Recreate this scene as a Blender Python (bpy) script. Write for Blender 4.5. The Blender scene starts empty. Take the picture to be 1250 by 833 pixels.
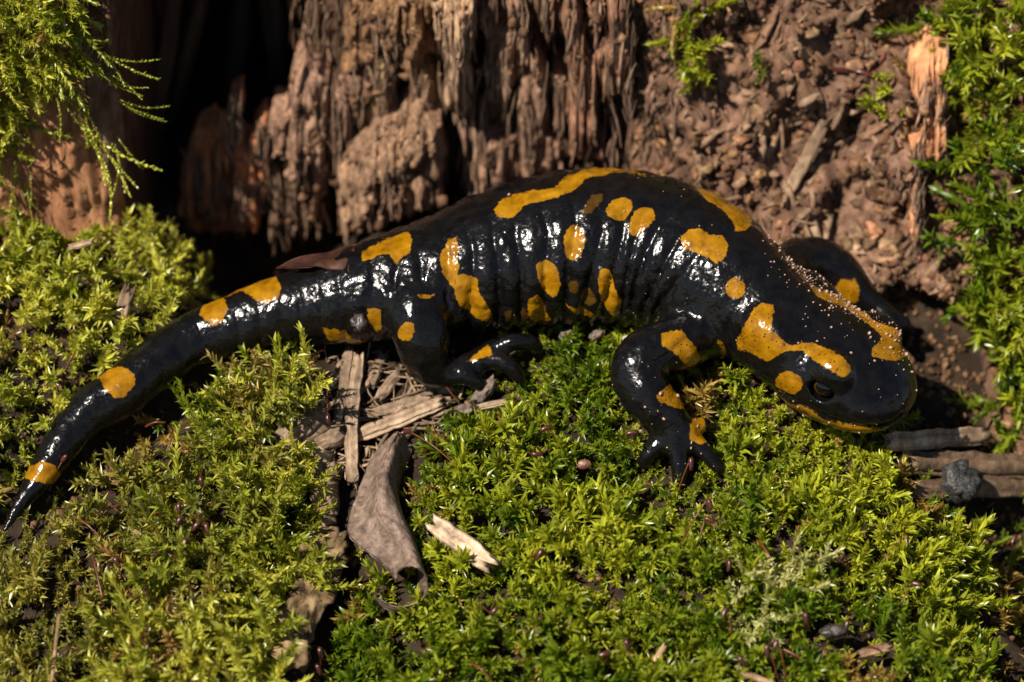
import bpy, math, random
import numpy as np
from math import radians, sin, cos, pi
rng = np.random.default_rng(7); random.seed(7)
SC = bpy.context.scene; COL = SC.collection
U = 0.01                                    # every length below is in centimetres

# ------------------------------------------------------------------ camera
PITCH = radians(33.0); DIST = 50.0; PXCM = 1250/18.0
FW = np.array([0, cos(PITCH), -sin(PITCH)]); UP = np.array([0, sin(PITCH), cos(PITCH)]); RT = np.array([1.0, 0, 0])
CAM = -DIST*FW
cd = bpy.data.cameras.new('camera'); cam = bpy.data.objects.new('camera', cd); COL.objects.link(cam)
cam.location = tuple(CAM*U); cam.rotation_euler = (pi/2-PITCH, 0, 0)
cd.lens = 100; cd.sensor_width = 36; cd.clip_start = 0.02; cd.clip_end = 60
cd.dof.use_dof = True; cd.dof.focus_distance = 0.483; cd.dof.aperture_fstop = 11.0
SC.camera = cam
# ------------------------------------------------------------------ light
SUN = np.array([-0.46, -0.46, 0.76]); SUN /= np.linalg.norm(SUN)
w = bpy.data.worlds.new('World'); SC.world = w; w.use_nodes = True
wn = w.node_tree.nodes; wl = w.node_tree.links
sk = wn.new('ShaderNodeTexSky'); sk.sky_type = 'NISHITA'; sk.sun_disc = False; sk.altitude = 1500; sk.dust_density = 0.4
sk.sun_elevation = math.asin(SUN[2]); sk.sun_rotation = math.atan2(SUN[0], SUN[1])
wl.new(sk.outputs[0], wn['Background'].inputs[0]); wn['Background'].inputs[1].default_value = 0.05
ld = bpy.data.lights.new('sun', 'SUN'); ld.energy = 5.0; ld.angle = radians(0.5); ld.color = (1.0, 0.93, 0.82)
so = bpy.data.objects.new('sun', ld); COL.objects.link(so)
from mathutils import Vector
so.rotation_euler = Vector(tuple(-SUN)).to_track_quat('-Z', 'Y').to_euler(); so.location = tuple(SUN*0.6)
SC.view_settings.view_transform = 'Standard'; SC.view_settings.look = 'None'
SC.view_settings.exposure = 0.66; SC.view_settings.gamma = 1
SC.render.engine = 'CYCLES'; SC.cycles.use_denoising = True; SC.cycles.max_bounces = 6
SC.cycles.transparent_max_bounces = 6; SC.cycles.sample_clamp_indirect = 4

# ------------------------------------------------------------------ pixel <-> place
def P(px, py, d):
    px = np.asarray(px, float); py = np.asarray(py, float); d = np.asarray(d, float)
    k = (DIST+d)/DIST/PXCM
    a = (px-625)*k; b = (416.5-py)*k
    return CAM + (DIST+d)[..., None]*FW + a[..., None]*RT + b[..., None]*UP
def PY(px, py, y0, lean=0.0):
    """point of pixel ray on the plane y = y0 + lean*z"""
    px = np.asarray(px, float); py = np.asarray(py, float)
    r = FW + ((px-625)/PXCM/DIST)[..., None]*RT + ((416.5-py)/PXCM/DIST)[..., None]*UP
    n = np.array([0, 1, -lean]); t = (y0-CAM@n)/(r@n)
    return CAM + t[..., None]*r
def project(p):
    q = p-CAM; z = q@FW
    return np.stack([625+(q@RT)/z*DIST*PXCM, 416.5-(q@UP)/z*DIST*PXCM], -1), z-DIST
# ------------------------------------------------------------------ noise
def _h(i, j, k, s):
    n = (i*374761393 + j*668265263 + k*2147483647 + s*1274126177) & 0xffffffff
    n = ((n ^ (n >> 13))*1274126177) & 0xffffffff
    n = ((n ^ (n >> 16))*2246822519) & 0xffffffff
    return ((n ^ (n >> 15)) & 0xffffff)/float(0xffffff)
def vnoise(p, s=0):
    p = np.asarray(p, float); i = np.floor(p).astype(np.int64); f = p-i; f = f*f*(3-2*f); r = 0
    for a in (0, 1):
        for b in (0, 1):
            for c in (0, 1):
                wgt = (f[..., 0] if a else 1-f[..., 0])*(f[..., 1] if b else 1-f[..., 1])*(f[..., 2] if c else 1-f[..., 2])
                r = r + wgt*_h(i[..., 0]+a, i[..., 1]+b, i[..., 2]+c, s)
    return r*2-1
def fbm(p, o=4, s=0):
    r = 0; a = 1.0; p = np.asarray(p, float)
    for k in range(o):
        r = r + a*vnoise(p*2.0**k + 17.3*k, s+k); a *= 0.5
    return r
# ------------------------------------------------------------------ mesh helpers
def mesh_np(name, V, F4=None, F3=None, mat=None, col=None, attrs=None, smooth=True):
    """fast mesh from arrays, lengths in cm"""
    V = np.asarray(V, np.float32)*U
    me = bpy.data.meshes.new(name)
    n4 = 0 if F4 is None else len(F4); n3 = 0 if F3 is None else len(F3)
    me.vertices.add(len(V)); me.vertices.foreach_set('co', V.ravel())
    loops = []; 
    if n4: loops.append(np.asarray(F4, np.int32).ravel())
    if n3: loops.append(np.asarray(F3, np.int32).ravel())
    loops = np.concatenate(loops); me.loops.add(len(loops)); me.loops.foreach_set('vertex_index', loops)
    st = np.concatenate([np.arange(n4)*4, n4*4+np.arange(n3)*3]).astype(np.int32)
    me.polygons.add(n4+n3); me.polygons.foreach_set('loop_start', st)
    me.update(calc_edges=True)
    me.polygons.foreach_set('use_smooth', np.full(n4+n3, smooth))
    if col is not None:
        ca = me.color_attributes.new('tint', 'FLOAT_COLOR', 'POINT')
        c4 = np.ones((len(V), 4), np.float32); c4[:, :3] = col; ca.data.foreach_set('color', c4.ravel())
    for k, v in (attrs or {}).items():
        at = me.attributes.new(k, 'FLOAT', 'POINT'); at.data.foreach_set('value', np.asarray(v, np.float32))
    if mat: me.materials.append(mat)
    return me
def add(name, me, parent=None, label=None, cat=None, group=None, kind=None, at=None):
    """link a mesh; `at` (cm) moves the origin there"""
    o = bpy.data.objects.new(name, me); COL.objects.link(o)
    if at is not None:
        at = np.asarray(at, float)
        if me is not None:
            me.transform(__import__('mathutils').Matrix.Translation(tuple(-at*U)))
        o.location = tuple(at*U)
    if parent is not None:
        o.parent = parent
        o.location = tuple(Vector(o.location)-Vector(parent.location))
    for k, v in (('label', label), ('category', cat), ('group', group), ('kind', kind)):
        if v: o[k] = v
    return o
def empty(name, at, label, cat, group=None):
    return add(name, None, None, label, cat, group, at=at)
def gridfaces(n, m, wrap=False):
    i, j = np.meshgrid(np.arange(n-1), np.arange(m if wrap else m-1), indexing='ij'); j2 = (j+1) % m
    return np.stack([i*m+j, i*m+j2, (i+1)*m+j2, (i+1)*m+j], -1).reshape(-1, 4)
def catmull(pts, n):
    pts = np.asarray(pts, float); m = len(pts)
    t = np.linspace(0, m-1, n); i = np.minimum(t.astype(int), m-2); f = (t-i)[:, None]
    g = lambda k: pts[np.clip(k, 0, m-1)]
    a, b, c, e = g(i-1), g(i), g(i+1), g(i+2)
    return 0.5*(2*b+(c-a)*f+(2*a-5*b+4*c-e)*f*f+(3*b-a-3*c+e)*f**3)
def norm(v): return v/np.maximum(np.linalg.norm(v, axis=-1, keepdims=True), 1e-9)
def tube(path, rad, seg=8, sq=1.0, rough=0.0, seed=0, caps=True):
    """tube along a path of points; returns V, F4, F3"""
    path = np.asarray(path, float); n = len(path); rad = np.broadcast_to(np.asarray(rad, float), (n,))
    t = norm(np.gradient(path, axis=0)); up = np.array([0.12, -0.25, 0.95]); a = norm(np.cross(t, up)); b = np.cross(a, t)
    th = np.arange(seg)/seg*2*pi
    V = path[:, None] + rad[:, None, None]*(np.cos(th)[None, :, None]*a[:, None]+sq*np.sin(th)[None, :, None]*b[:, None])
    if rough:
        V = V + rough*rad[:, None, None]*np.stack([vnoise(V*2.2/rad.max()*.6, seed+q) for q in range(3)], -1)
    V = V.reshape(-1, 3); F4 = gridfaces(n, seg, True)
    if not caps: return V, F4, None
    k = len(V); V = np.vstack([V, path[0]-t[0]*rad[0]*.3, path[-1]+t[-1]*rad[-1]*.5])
    j = np.arange(seg); j2 = (j+1) % seg
    F3 = np.vstack([np.stack([j*0+k, j2, j], -1), np.stack([j*0+k+1, (n-1)*seg+j, (n-1)*seg+j2], -1)])
    return V, F4, F3
# ------------------------------------------------------------------ materials
def mat(name):
    m = bpy.data.materials.new(name); m.use_nodes = True
    nt = m.node_tree; b = nt.nodes['Principled BSDF']
    def N(t, **k):
        x = nt.nodes.new('ShaderNode'+t)
        for a, v in k.items(): setattr(x, a, v)
        return x
    return m, nt, b, N, nt.links.new
def coords(N, L, sc):
    tc = N('TexCoord'); mp = N('Mapping'); mp.inputs['Scale'].default_value = sc
    L(tc.outputs['Object'], mp.inputs['Vector']); return mp.outputs[0]
def ramp(N, L, fac, stops):
    r = N('ValToRGB'); L(fac, r.inputs[0]); e = r.color_ramp.elements
    while len(e) < len(stops): e.new(0.5)
    for q, (p, c) in zip(e, stops): q.position = p; q.color = (*c, 1)
    return r.outputs[0]
def wood_mat(name, c0, c1, c2, sc=(600, 600, 120), rough=0.85, bump=0.35, tint=False, spec=0.25):
    m, nt, b, N, L = mat(name)
    v = coords(N, L, sc); n = N('TexNoise'); n.inputs['Detail'].default_value = 8; n.inputs['Roughness'].default_value = .65
    n.inputs['Scale'].default_value = 1.0; L(v, n.inputs['Vector'])
    c = ramp(N, L, n.outputs[0], [(.30, c0), (.5, c1), (.72, c2)])
    v2 = coords(N, L, (90, 90, 60)); n2 = N('TexNoise'); n2.inputs['Detail'].default_value = 4; L(v2, n2.inputs['Vector'])
    n2.inputs['Scale'].default_value = 1.0
    mx = N('Mix', data_type='RGBA', blend_type='MULTIPLY'); mx.inputs[0].default_value = 1
    L(c, mx.inputs[6]); L(ramp(N, L, n2.outputs[0], [(.3, (.62, .58, .55)), (.7, (1.15, 1.1, 1.05))]), mx.inputs[7])
    out = mx.outputs[2]
    if tint:
        at = N('Attribute', attribute_name='tint'); m2 = N('Mix', data_type='RGBA', blend_type='MULTIPLY'); m2.inputs[0].default_value = 1
        L(out, m2.inputs[6]); L(at.outputs['Color'], m2.inputs[7]); out = m2.outputs[2]
    L(out, b.inputs['Base Color']); b.inputs['Roughness'].default_value = rough
    b.inputs['Specular IOR Level'].default_value = spec
    bp = N('Bump'); bp.inputs['Strength'].default_value = bump; bp.inputs['Distance'].default_value = 0.0006
    L(n.outputs[0], bp.inputs['Height']); L(bp.outputs[0], b.inputs['Normal'])
    return m
def moss_mat(name, trans=0.30, rough=0.34):
    m, nt, b, N, L = mat(name)
    at = N('Attribute', attribute_name='tint')
    L(at.outputs['Color'], b.inputs['Base Color']); b.inputs['Roughness'].default_value = rough
    b.inputs['Specular IOR Level'].default_value = .8
    tr = N('BsdfTranslucent'); g = N('Mix', data_type='RGBA', blend_type='MULTIPLY'); g.inputs[0].default_value = 1
    L(at.outputs['Color'], g.inputs[6]); g.inputs[7].default_value = (1.7, 1.6, .7, 1); L(g.outputs[2], tr.inputs['Color'])
    mx = N('MixShader'); mx.inputs[0].default_value = trans
    L(b.outputs[0], mx.inputs[1]); L(tr.outputs[0], mx.inputs[2]); L(mx.outputs[0], nt.nodes['Material Output'].inputs['Surface'])
    return m
def plain(name, c, rough=.5, c2=None, sc=300, spec=.5, bump=0):
    m, nt, b, N, L = mat(name); b.inputs['Roughness'].default_value = rough; b.inputs['Specular IOR Level'].default_value = spec
    v = coords(N, L, (sc, sc, sc)); n = N('TexNoise'); n.inputs['Scale'].default_value = 1; n.inputs['Detail'].default_value = 5; L(v, n.inputs['Vector'])
    L(ramp(N, L, n.outputs[0], [(.35, c), (.65, c2 or tuple(x*.7 for x in c))]), b.inputs['Base Color'])
    if bump:
        bp = N('Bump'); bp.inputs['Strength'].default_value = bump; bp.inputs['Distance'].default_value = .0005
        L(n.outputs[0], bp.inputs['Height']); L(bp.outputs[0], b.inputs['Normal'])
    return m
M = {}
M['soil'] = wood_mat('forest soil', (.012, .008, .005), (.030, .019, .011), (.060, .038, .022), (260, 260, 260), .95, .6)
M['rot'] = wood_mat('red rotten wood', (.055, .028, .016), (.150, .082, .052), (.30, .185, .125), (420, 420, 240), .9, .6, True)
M['slab'] = wood_mat('grey brown fibrous wood', (.05, .032, .022), (.20, .138, .100), (.46, .35, .26), (1500, 1500, 90), .88, 1.0, True)
M['dark'] = wood_mat('shade darkened cavity wood', (.010, .007, .005), (.030, .019, .012), (.075, .046, .028), (420, 420, 50), .9, .6, True)  # wood colour lowered to carry the shade of the cavity
M['orange'] = wood_mat('orange brown wood', (.10, .045, .020), (.27, .125, .06), (.42, .22, .11), (380, 380, 70), .85, .6, True)
M['splint'] = wood_mat('weathered splinter', (.10, .072, .050), (.30, .225, .16), (.50, .40, .30), (500, 500, 500), .85, .55, True)
M['bark'] = wood_mat('pale bark', (.05, .038, .022), (.20, .155, .095), (.40, .33, .22), (300, 300, 300), .92, .9, True)
M['crumb'] = wood_mat('rotten crumbs', (.060, .032, .018), (.165, .092, .052), (.32, .205, .13), (700, 700, 700), .95, .4, True)
M['leaf'] = wood_mat('dead leaf', (.075, .050, .038), (.19, .135, .105), (.33, .25, .20), (700, 700, 700), .6, .8)
M['redleaf'] = wood_mat('red brown leaf', (.018, .008, .005), (.042, .016, .010), (.09, .038, .022), (300, 300, 300), .55, .3)
M['moss'] = moss_mat('moss leaf')
M['seta'] = plain('red seta', (.15, .032, .010), .4, (.07, .016, .008))
M['caps'] = plain('moss capsule', (.085, .020, .014), .3, (.04, .011, .008))
M['pellet'] = plain('dark pellet', (.018, .012, .012), .35, (.06, .045, .04), 900, .5, .9)
M['scat'] = plain('dry lump', (.06, .042, .030), .8, (.24, .18, .135), 700, .3, 1.0)
M['char'] = plain('grey flaky lump', (.008, .008, .008), .5, (.055, .052, .048), 1100, .5, 1.0)
M['seed'] = plain('brown seed', (.20, .085, .045), .4, (.10, .04, .025), 900, .5, .6)
M['grain'] = plain('pale grain', (.42, .27, .19), .7, (.24, .14, .095), 900)
M['pale'] = plain('pale bit', (.55, .50, .42), .6, (.30, .26, .2), 600)

# ================================================================== ground
CTRL = [(850,640,-.7),(700,560,-.5),(1000,620,-.55),(900,500,-.25),(700,400,.05),(620,430,.0),(560,640,-.3),(700,760,-.5),(900,780,-.6),
 (1080,640,-.25),(1080,780,-.3),(1060,545,.1),(800,450,-.1),(1110,620,.5),(1150,700,1.1),(1180,790,1.6),(1200,720,2.4),(1235,700,2.8),(1150,555,1.8),(1240,620,2.6),(1260,720,3.0),(1300,820,3.2),(1330,700,3.2),
 (420,600,.5),(400,700,.8),(390,800,.9),(450,500,.35),(520,520,.15),(480,700,.1),(480,800,-.1),
 (330,520,-.35),(290,640,-.6),(230,760,-.6),(330,740,-.3),(215,550,.7),(165,600,.55),(100,650,.35),(60,740,.25),(120,800,.15),(20,640,.5),
 (80,400,-.1),(30,320,-.2),(100,310,-.1),(150,330,0),(200,370,.25),(0,450,-.3),(-60,380,-.3),(-80,300,-.2),(60,290,0),(150,400,.15),(260,390,.4),
 (1130,480,1.5),(1200,520,1.9),(260,330,1.6),(330,300,1.8),(230,300,1.4),(195,305,.8),(300,350,1.3)]
def base_h(y): 
    a = .55*y-.25; k = .35; b = np.full_like(np.asarray(a, float), -.05)
    hh = np.clip(.5+.5*(b-a)/k, 0, 1); return b*(1-hh)+a*hh-k*hh*(1-hh)
_c = np.array(CTRL, float); _dy = (416.5-_c[:, 1])/PXCM
_cp = P(_c[:, 0], _c[:, 1], .536*_dy+.25+_c[:, 2]); _cr = _cp[:, 2]-base_h(_cp[:, 1])
def ground(x, y, fine=True):
    x = np.asarray(x, float); y = np.asarray(y, float); W_ = np.full(x.shape, .08); S = np.zeros(x.shape)
    for p, r in zip(_cp, _cr):
        g = np.exp(-((x-p[0])**2+(y-p[1])**2)/(2*.75**2)); W_ += g; S += g*r
    z = base_h(y)+S/W_
    if fine:
        q = np.stack([x, y, x*0], -1)
        z = z + .22*fbm(q*.8, 3, 5)
    z = z - 2.6*np.exp(-((x+4.6)/1.5)**4-((y-3.6)/1.9)**4)
    return z
def gnormal(x, y):
    e = .08; return norm(np.stack([ground(x-e, y)-ground(x+e, y), ground(x, y-e)-ground(x, y+e), np.full(np.shape(x), 2*e)], -1))
gx = np.linspace(-17, 17, 260); gy = np.linspace(-15, 13, 230)
GX, GY = np.meshgrid(gx, gy, indexing='ij'); GZ = ground(GX, GY)
GV = np.stack([GX, GY, GZ+.05*fbm(np.stack([GX, GY, GZ], -1)*5, 3, 3)], -1).reshape(-1, 3)
add('ground', mesh_np('ground', GV, gridfaces(260, 230), mat=M['soil']), kind='structure', label='dark forest soil under the moss')

# ================================================================== rotten stump behind
def sst(a, b, x): t = np.clip((x-a)/(b-a), 0, 1); return t*t*(3-2*t)
def wall_y(x, z):
    wl_ = 3.0+0*x; cav = 11+0*x; mid = 6.5+.08*z; right = 1.9+.95*np.minimum(z, .8)+.55*np.maximum(z-.8, 0)
    y = wl_+(cav-wl_)*sst(-7.0, -6.4, x); y = y+(mid-y)*sst(-4.6, -3.9, x)
    y = y+(np.minimum(right, mid+.3)-y)*sst(1.0, 3.0, x)
    y = y+1.7*np.exp(-((x-7.7)/1.35)**4)*(1-sst(-.5, .2, z))
    y = y-(y-3.8)*sst(7.5, 11.0, z)*(1-sst(-4.2, -2.0, x))  # overhang added out of view to keep sky light out of the cavity
    return y
wx = np.linspace(-15, 15, 360); wz = np.linspace(-4, 13, 220)
WX, WZ = np.meshgrid(wx, wz, indexing='ij'); WY = wall_y(WX, WZ)
cr = sst(1.2, 3.2, WX)
q = np.stack([WX, WZ, 0*WX], -1)
fib = .45*fbm(q*np.array([2.6, .45, 1]), 4, 11)+.22*fbm(q*np.array([9, .9, 1]), 3, 12)
clod = .62*fbm(q*1.0, 5, 13)+.16*np.abs(fbm(q*4, 3, 14))+.22*fbm(q*np.array([3.2, 1.2, 1]), 3, 17)
WY = WY + fib*(1-cr)*.9 - clod*cr*1.05
WV = np.stack([WX, WY, WZ], -1).reshape(-1, 3)
stump = empty('tree_stump', (0, 6, -.1), 'rotten reddish tree stump with fibrous crumbling wood behind the salamander', 'tree stump')
n1 = vnoise(WV*1.3, 21); crf = cr.reshape(-1)
cav_shade = ((WV[:, 0] < -3.9) & (WV[:, 0] > -7.0)).astype(float)
tint = np.ones((len(WV), 3))*(1+.25*n1)[:, None]; tint *= np.where(cav_shade[:, None] > 0, np.array([.45, .38, .33]), 1)  # cavity shade painted in: wall colour darkened across the recess
ii = gridfaces(360, 220); 
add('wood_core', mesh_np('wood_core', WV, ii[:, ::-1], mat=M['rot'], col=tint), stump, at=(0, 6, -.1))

def plate(poly, y0, lean=0.0, thick=.35, back=1.2, fibre=.12, fdir=(14, .7), rag=4, col=(1, 1, 1), seed=0, lump=.06, N_=130, K=30, zoom=None):
    """irregular thick slab whose outline is given in pixels, standing on the plane y = y0 + lean*z"""
    q = np.array(poly, float)
    if zoom: q = q/zoom[2]+np.array(zoom[:2])
    L_ = np.r_[0, np.cumsum(np.linalg.norm(np.diff(np.vstack([q, q[:1]]), axis=0), axis=1))]
    s = np.linspace(0, L_[-1], N_, endpoint=False); qq = np.vstack([q, q[:1]])
    b = np.stack([np.interp(s, L_, qq[:, k]) for k in (0, 1)], -1)
    b = b + rag*np.stack([fbm(np.stack([b[:, 0]*.11, b[:, 1]*.05, 0*s+seed], -1), 3, k) for k in (1, 2)], -1)
    c = b.mean(0); r = np.linspace(0, 1, K+1)[1:]
    pts = [c[None]]+[c+(b-c)*k for k in r]
    R = np.r_[0, np.repeat(r, N_)]; pp = np.vstack(pts)
    V = PY(pp[:, 0], pp[:, 1], y0, lean)
    bul = thick*(1-R**5)
    a = np.stack([V[:, 0]*fdir[0], V[:, 2]*fdir[1], 0*R+seed], -1)
    rel = fibre*(fbm(a, 3, 31)-1.6*np.exp(-(fbm(a*np.array([.5, .5, 1]), 2, 33)/.16)**2))+lump*fbm(V*2.2+seed, 3, 35)+.5*lump*fbm(V*7+seed, 3, 36)
    V[:, 1] += -bul-rel*np.where(R > .99, .3, 1)
    sh = V[-N_:].copy(); sh[:, 1] += back; V = np.vstack([V, sh])
    j = np.arange(N_); j2 = (j+1) % N_
    F3 = np.stack([0*j, 1+j, 1+j2], -1); F4 = []
    for k in range(K): 
        o = 1+k*N_; F4.append(np.stack([o+j, o+N_+j, o+N_+j2, o+j2], -1))
    colr = np.array(col)*(1+.22*fbm(V*np.array([3, 3, .8]), 2, 41+seed))[:, None]
    return V, np.vstack(F4), F3, np.clip(colr, 0, 2)
zA = (0, 0, 2.976); zB = (400, 0, 2.976); zC = (830, 0, 2.976)
EXTRA = []
SL = [  # zoom frame, outline, y, material, tint, thickness, crumbly
 (zB, [(360,-60),(545,-60),(535,120),(520,220),(525,380),(480,420),(440,410),(430,340),(450,250),(430,200),(390,110)], 4.4, 'slab', (1.6,1.45,1.2), .5, 0),
 (zB, [(580,110),(680,90),(720,200),(700,290),(640,380),(570,370),(575,250)], 4.9, 'slab', (1.05,.9,.82), .35, 0),
 (zB, [(465,420),(540,470),(690,500),(700,620),(640,690),(500,720),(490,560)], 4.7, 'slab', (1.1,.92,.84), .35, 0),
 (zB, [(545,380),(690,390),(700,500),(540,480)], 5.3, 'slab', (.8,.62,.5), .2, 0),
 (zB, [(700,290),(790,270),(805,470),(860,560),(860,620),(700,660),(695,500)], 4.75, 'slab', (1.05,.88,.8), .35, 0),
 (zB, [(635,-40),(690,-40),(700,120),(770,230),(800,330),(770,330),(720,230),(670,100)], 4.3, 'slab', (1.15,.95,.82), .22, 0),
 (zB, [(545,-50),(620,-50),(600,60),(560,100)], 4.7, 'slab', (1.1,.95,.85), .25, 0),
 (zB, [(720,-50),(850,-50),(840,60),(800,90),(740,60)], 4.7, 'slab', (1.15,.95,.85), .25, 0),
 (zB, [(810,280),(860,275),(865,440),(830,470)], 4.6, 'slab', (1.15,.95,.88), .25, 0),
 (zB, [(850,-40),(905,-40),(930,150),(980,240),(990,420),(1000,600),(880,570),(860,380),(870,200)], 4.3, 'rot', (1.15,1.05,1.0), .35, 0),
 (zB, [(1020,-40),(1065,-40),(1110,200),(1060,330),(1000,350),(960,200),(1030,150)], 4.2, 'rot', (1.15,1.05,1.0), .3, 0),
 (zB, [(930,-60),(1010,-60),(1020,60),(960,130)], 4.5, 'rot', (1.2,1.05,.95), .3, 1),
 (zB, [(170,190),(250,220),(240,400),(160,450),(150,380)], 4.7, 'slab', (1.05,1.0,.66), .25, 0),
 (zB, [(300,230),(390,280),(385,400),(300,410)], 4.7, 'slab', (.95,.85,.6), .25, 0),
 (zB, [(110,520),(200,450),(330,400),(420,430),(430,520),(420,720),(300,780),(30,860),(20,620)], 4.1, 'slab', (1.0,.86,.72), .5, 1),
 (zB, [(80,60),(180,-30),(370,-30),(385,250),(300,240),(200,180),(60,260)], 4.9, 'slab', (.85,.66,.44), .4, 1),
 (zB, [(60,250),(170,260),(150,440),(110,480),(70,360)], 4.8, 'slab', (.85,.7,.6), .3, 1),
 (zA, [(1060,260),(1110,235),(1190,300),(1205,500),(1200,620),(1150,800),(1105,800),(1120,640),(1040,650),(1025,540),(985,560),(978,460),(1030,400)], 4.6, 'slab', (1.05,.88,.8), .35, 1),
 (zA, [(1200,330),(1270,360),(1290,500),(1240,620),(1205,640)], 4.5, 'slab', (.85,.72,.68), .25, 0),
 (zA, [(700,520),(770,480),(840,600),(850,840),(640,840),(660,680)], 4.9, 'orange', (1.5,1.2,1.0), .25, 0),
 (zA, [(825,400),(870,390),(875,450),(850,510),(820,490)], 4.5, 'orange', (1.0,.85,.8), .15, 0),
 (zA, [(900,520),(960,455),(980,520),(960,570),(915,570)], 4.5, 'orange', (1.1,1.0,.95), .15, 0),
 (zA, [(850,560),(980,570),(985,680),(930,840),(840,840)], 4.7, 'orange', (1.5,1.2,1.0), .25, 0),
 (zA, [(990,600),(1110,660),(1100,860),(980,860)], 4.7, 'slab', (.7,.6,.5), .2, 0),
 (zC, [(850,210),(890,200),(930,130),(970,160),(960,300),(960,400),(975,520),(910,600),(840,560),(830,500),(880,480),(880,380),(830,330)], None, 'orange', (1.8,2.3,2.6), .2, 0),
 (zC, [(820,580),(870,620),(885,760),(890,870),(840,870),(840,700)], None, 'orange', (1.8,2.3,2.6), .15, 0),
]
for i, (zm, poly, y0, mt, tn, th, crum) in enumerate(SL):
    kw = dict(thick=th, col=np.array(tn)*1.25, seed=i, zoom=zm)
    if y0 is None: y0, kw['lean'] = 1.62, .55; kw['back'] = .8
    if crum: kw.update(fibre=.13, fdir=(9, 2.4), lump=.11, rag=6)
    V, F4, F3, c = plate(poly, y0, **kw)
    add('wood_slab', mesh_np('wood_slab', V, F4[:, ::-1], F3[:, ::-1], M[mt], c), stump, at=V.mean(0))
    EXTRA.append((V[:-130], crum, mt))
# sunlit orange block on the far side of the cavity
V, F4, F3, c = plate([(-90,310),(-90,110),(-20,-40),(60,-40),(105,20),(118,110),(135,180),(150,230),(162,300),(150,345),(0,345)], 2.6, .10, thick=.7, back=6, fibre=.09, fdir=(10, .8), seed=77, lump=.12, N_=120, K=24)
add('wood_slab', mesh_np('wood_slab', V, F4[:, ::-1], F3[:, ::-1], M['orange'], c), stump, at=V.mean(0), label='sunlit orange brown wood block with hanging moss')
# long splinters inside the cavity, their dark colour standing in for its shade
def splinter(p0, p1, w_, t_, seed=0, seg=14, n=14, jag=.35, bend=0.0, taper=.15, fibre=.3):
    p0 = np.asarray(p0, float); p1 = np.asarray(p1, float); ax = p1-p0; Ln = np.linalg.norm(ax); ax /= Ln
    vd = norm(-FW); a = norm(np.cross(ax, vd)); b = np.cross(a, ax)
    s = np.linspace(0, 1, n); th = np.arange(seg)/seg*2*pi
    rr = np.random.default_rng(seed+900)
    fr = 1+fibre*rr.uniform(-1, 1, seg); st_ = jag*rr.uniform(-1, 1, seg)*w_*1.4; en = jag*rr.uniform(-1, 1, seg)*w_*2.2
    env = (1-taper*np.abs(2*s-1)**2)
    sq = lambda v: np.sign(v)*np.abs(v)**.6
    R1 = sq(np.cos(th))*fr*w_/2; R2 = sq(np.sin(th))*fr*t_/2
    pos = p0+ax*(s[:, None, None]*Ln + ((1-s)[:, None]**6*st_+s[:, None]**6*en)[..., None])
    V = pos + (env[:, None]*R1)[..., None]*a + (env[:, None]*R2)[..., None]*b
    V = V + (bend*Ln*np.sin(pi*s))[:, None, None]*a
    V = V + .10*w_*np.stack([fbm(V*3.0/max(w_, .15)*.5+seed, 2, k) for k in range(3)], -1)
    V = V.reshape(-1, 3); k = len(V)
    V = np.vstack([V, V[:seg].mean(0)+ax*.12*w_, V[-seg:].mean(0)-ax*.15*w_])
    j = np.arange(seg); j2 = (j+1) % seg
    F3 = np.vstack([np.stack([0*j+k, j2, j], -1), np.stack([0*j+k+1, (n-1)*seg+j, (n-1)*seg+j2], -1)])
    col = np.ones((len(V), 3))*(1+.3*np.tile(rr.uniform(-1, 1, seg), n).tolist().__len__()*0)
    fc = np.r_[np.tile(1+.28*rr.uniform(-1, 1, seg), n), .6, .6]
    return V, gridfaces(n, seg, True), F3, col*fc[:, None]
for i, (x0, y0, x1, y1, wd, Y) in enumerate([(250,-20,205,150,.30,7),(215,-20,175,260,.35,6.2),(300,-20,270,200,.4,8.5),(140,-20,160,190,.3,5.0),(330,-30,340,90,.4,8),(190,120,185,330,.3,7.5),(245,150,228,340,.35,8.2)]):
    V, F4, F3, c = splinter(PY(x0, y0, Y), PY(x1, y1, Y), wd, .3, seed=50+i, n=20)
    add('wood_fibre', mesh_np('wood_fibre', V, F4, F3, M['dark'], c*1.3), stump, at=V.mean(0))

# ================================================================== crumbs
def ico(sub):
    import bmesh
    bm = bmesh.new(); bmesh.ops.create_icosphere(bm, subdivisions=sub, radius=1)
    v = np.array([x.co[:] for x in bm.verts]); f = np.array([[a.index for a in x.verts] for x in bm.faces]); bm.free(); return v, f
ICO1, ICO2, ICO3 = ico(1), ico(2), ico(3)
def lumps(pos, size, tint, sub=2, aniso=.5, rough=.35, seed=0):
    """many irregular clods as one mesh"""
    r = np.random.default_rng(seed); v0, f0 = (ICO1, ICO2, ICO3)[sub-1]; n = len(pos)
    T = []
    for k in range(10):
        v = v0*np.clip(1+rough*fbm(v0*1.7+k*9.1, 3, k), .25, 2.2)[:, None]*r.uniform(1-aniso, 1+aniso, 3); T.append(v)
    T = np.array(T)[r.integers(0, 10, n)]
    qn = norm(r.normal(size=(n, 4))); a, b, c, d = qn.T
    Rm = np.stack([np.stack([1-2*(c*c+d*d), 2*(b*c-a*d), 2*(b*d+a*c)], -1), np.stack([2*(b*c+a*d), 1-2*(b*b+d*d), 2*(c*d-a*b)], -1), np.stack([2*(b*d-a*c), 2*(c*d+a*b), 1-2*(b*b+c*c)], -1)], 1)
    V = np.einsum('nij,nvj->nvi', Rm, T)*np.asarray(size)[:, None, None]+pos[:, None]
    F = (f0[None]+(np.arange(n)*len(v0))[:, None, None]).reshape(-1, 3)
    C = np.repeat(tint, len(v0), 0); return V.reshape(-1, 3), F, C
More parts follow.
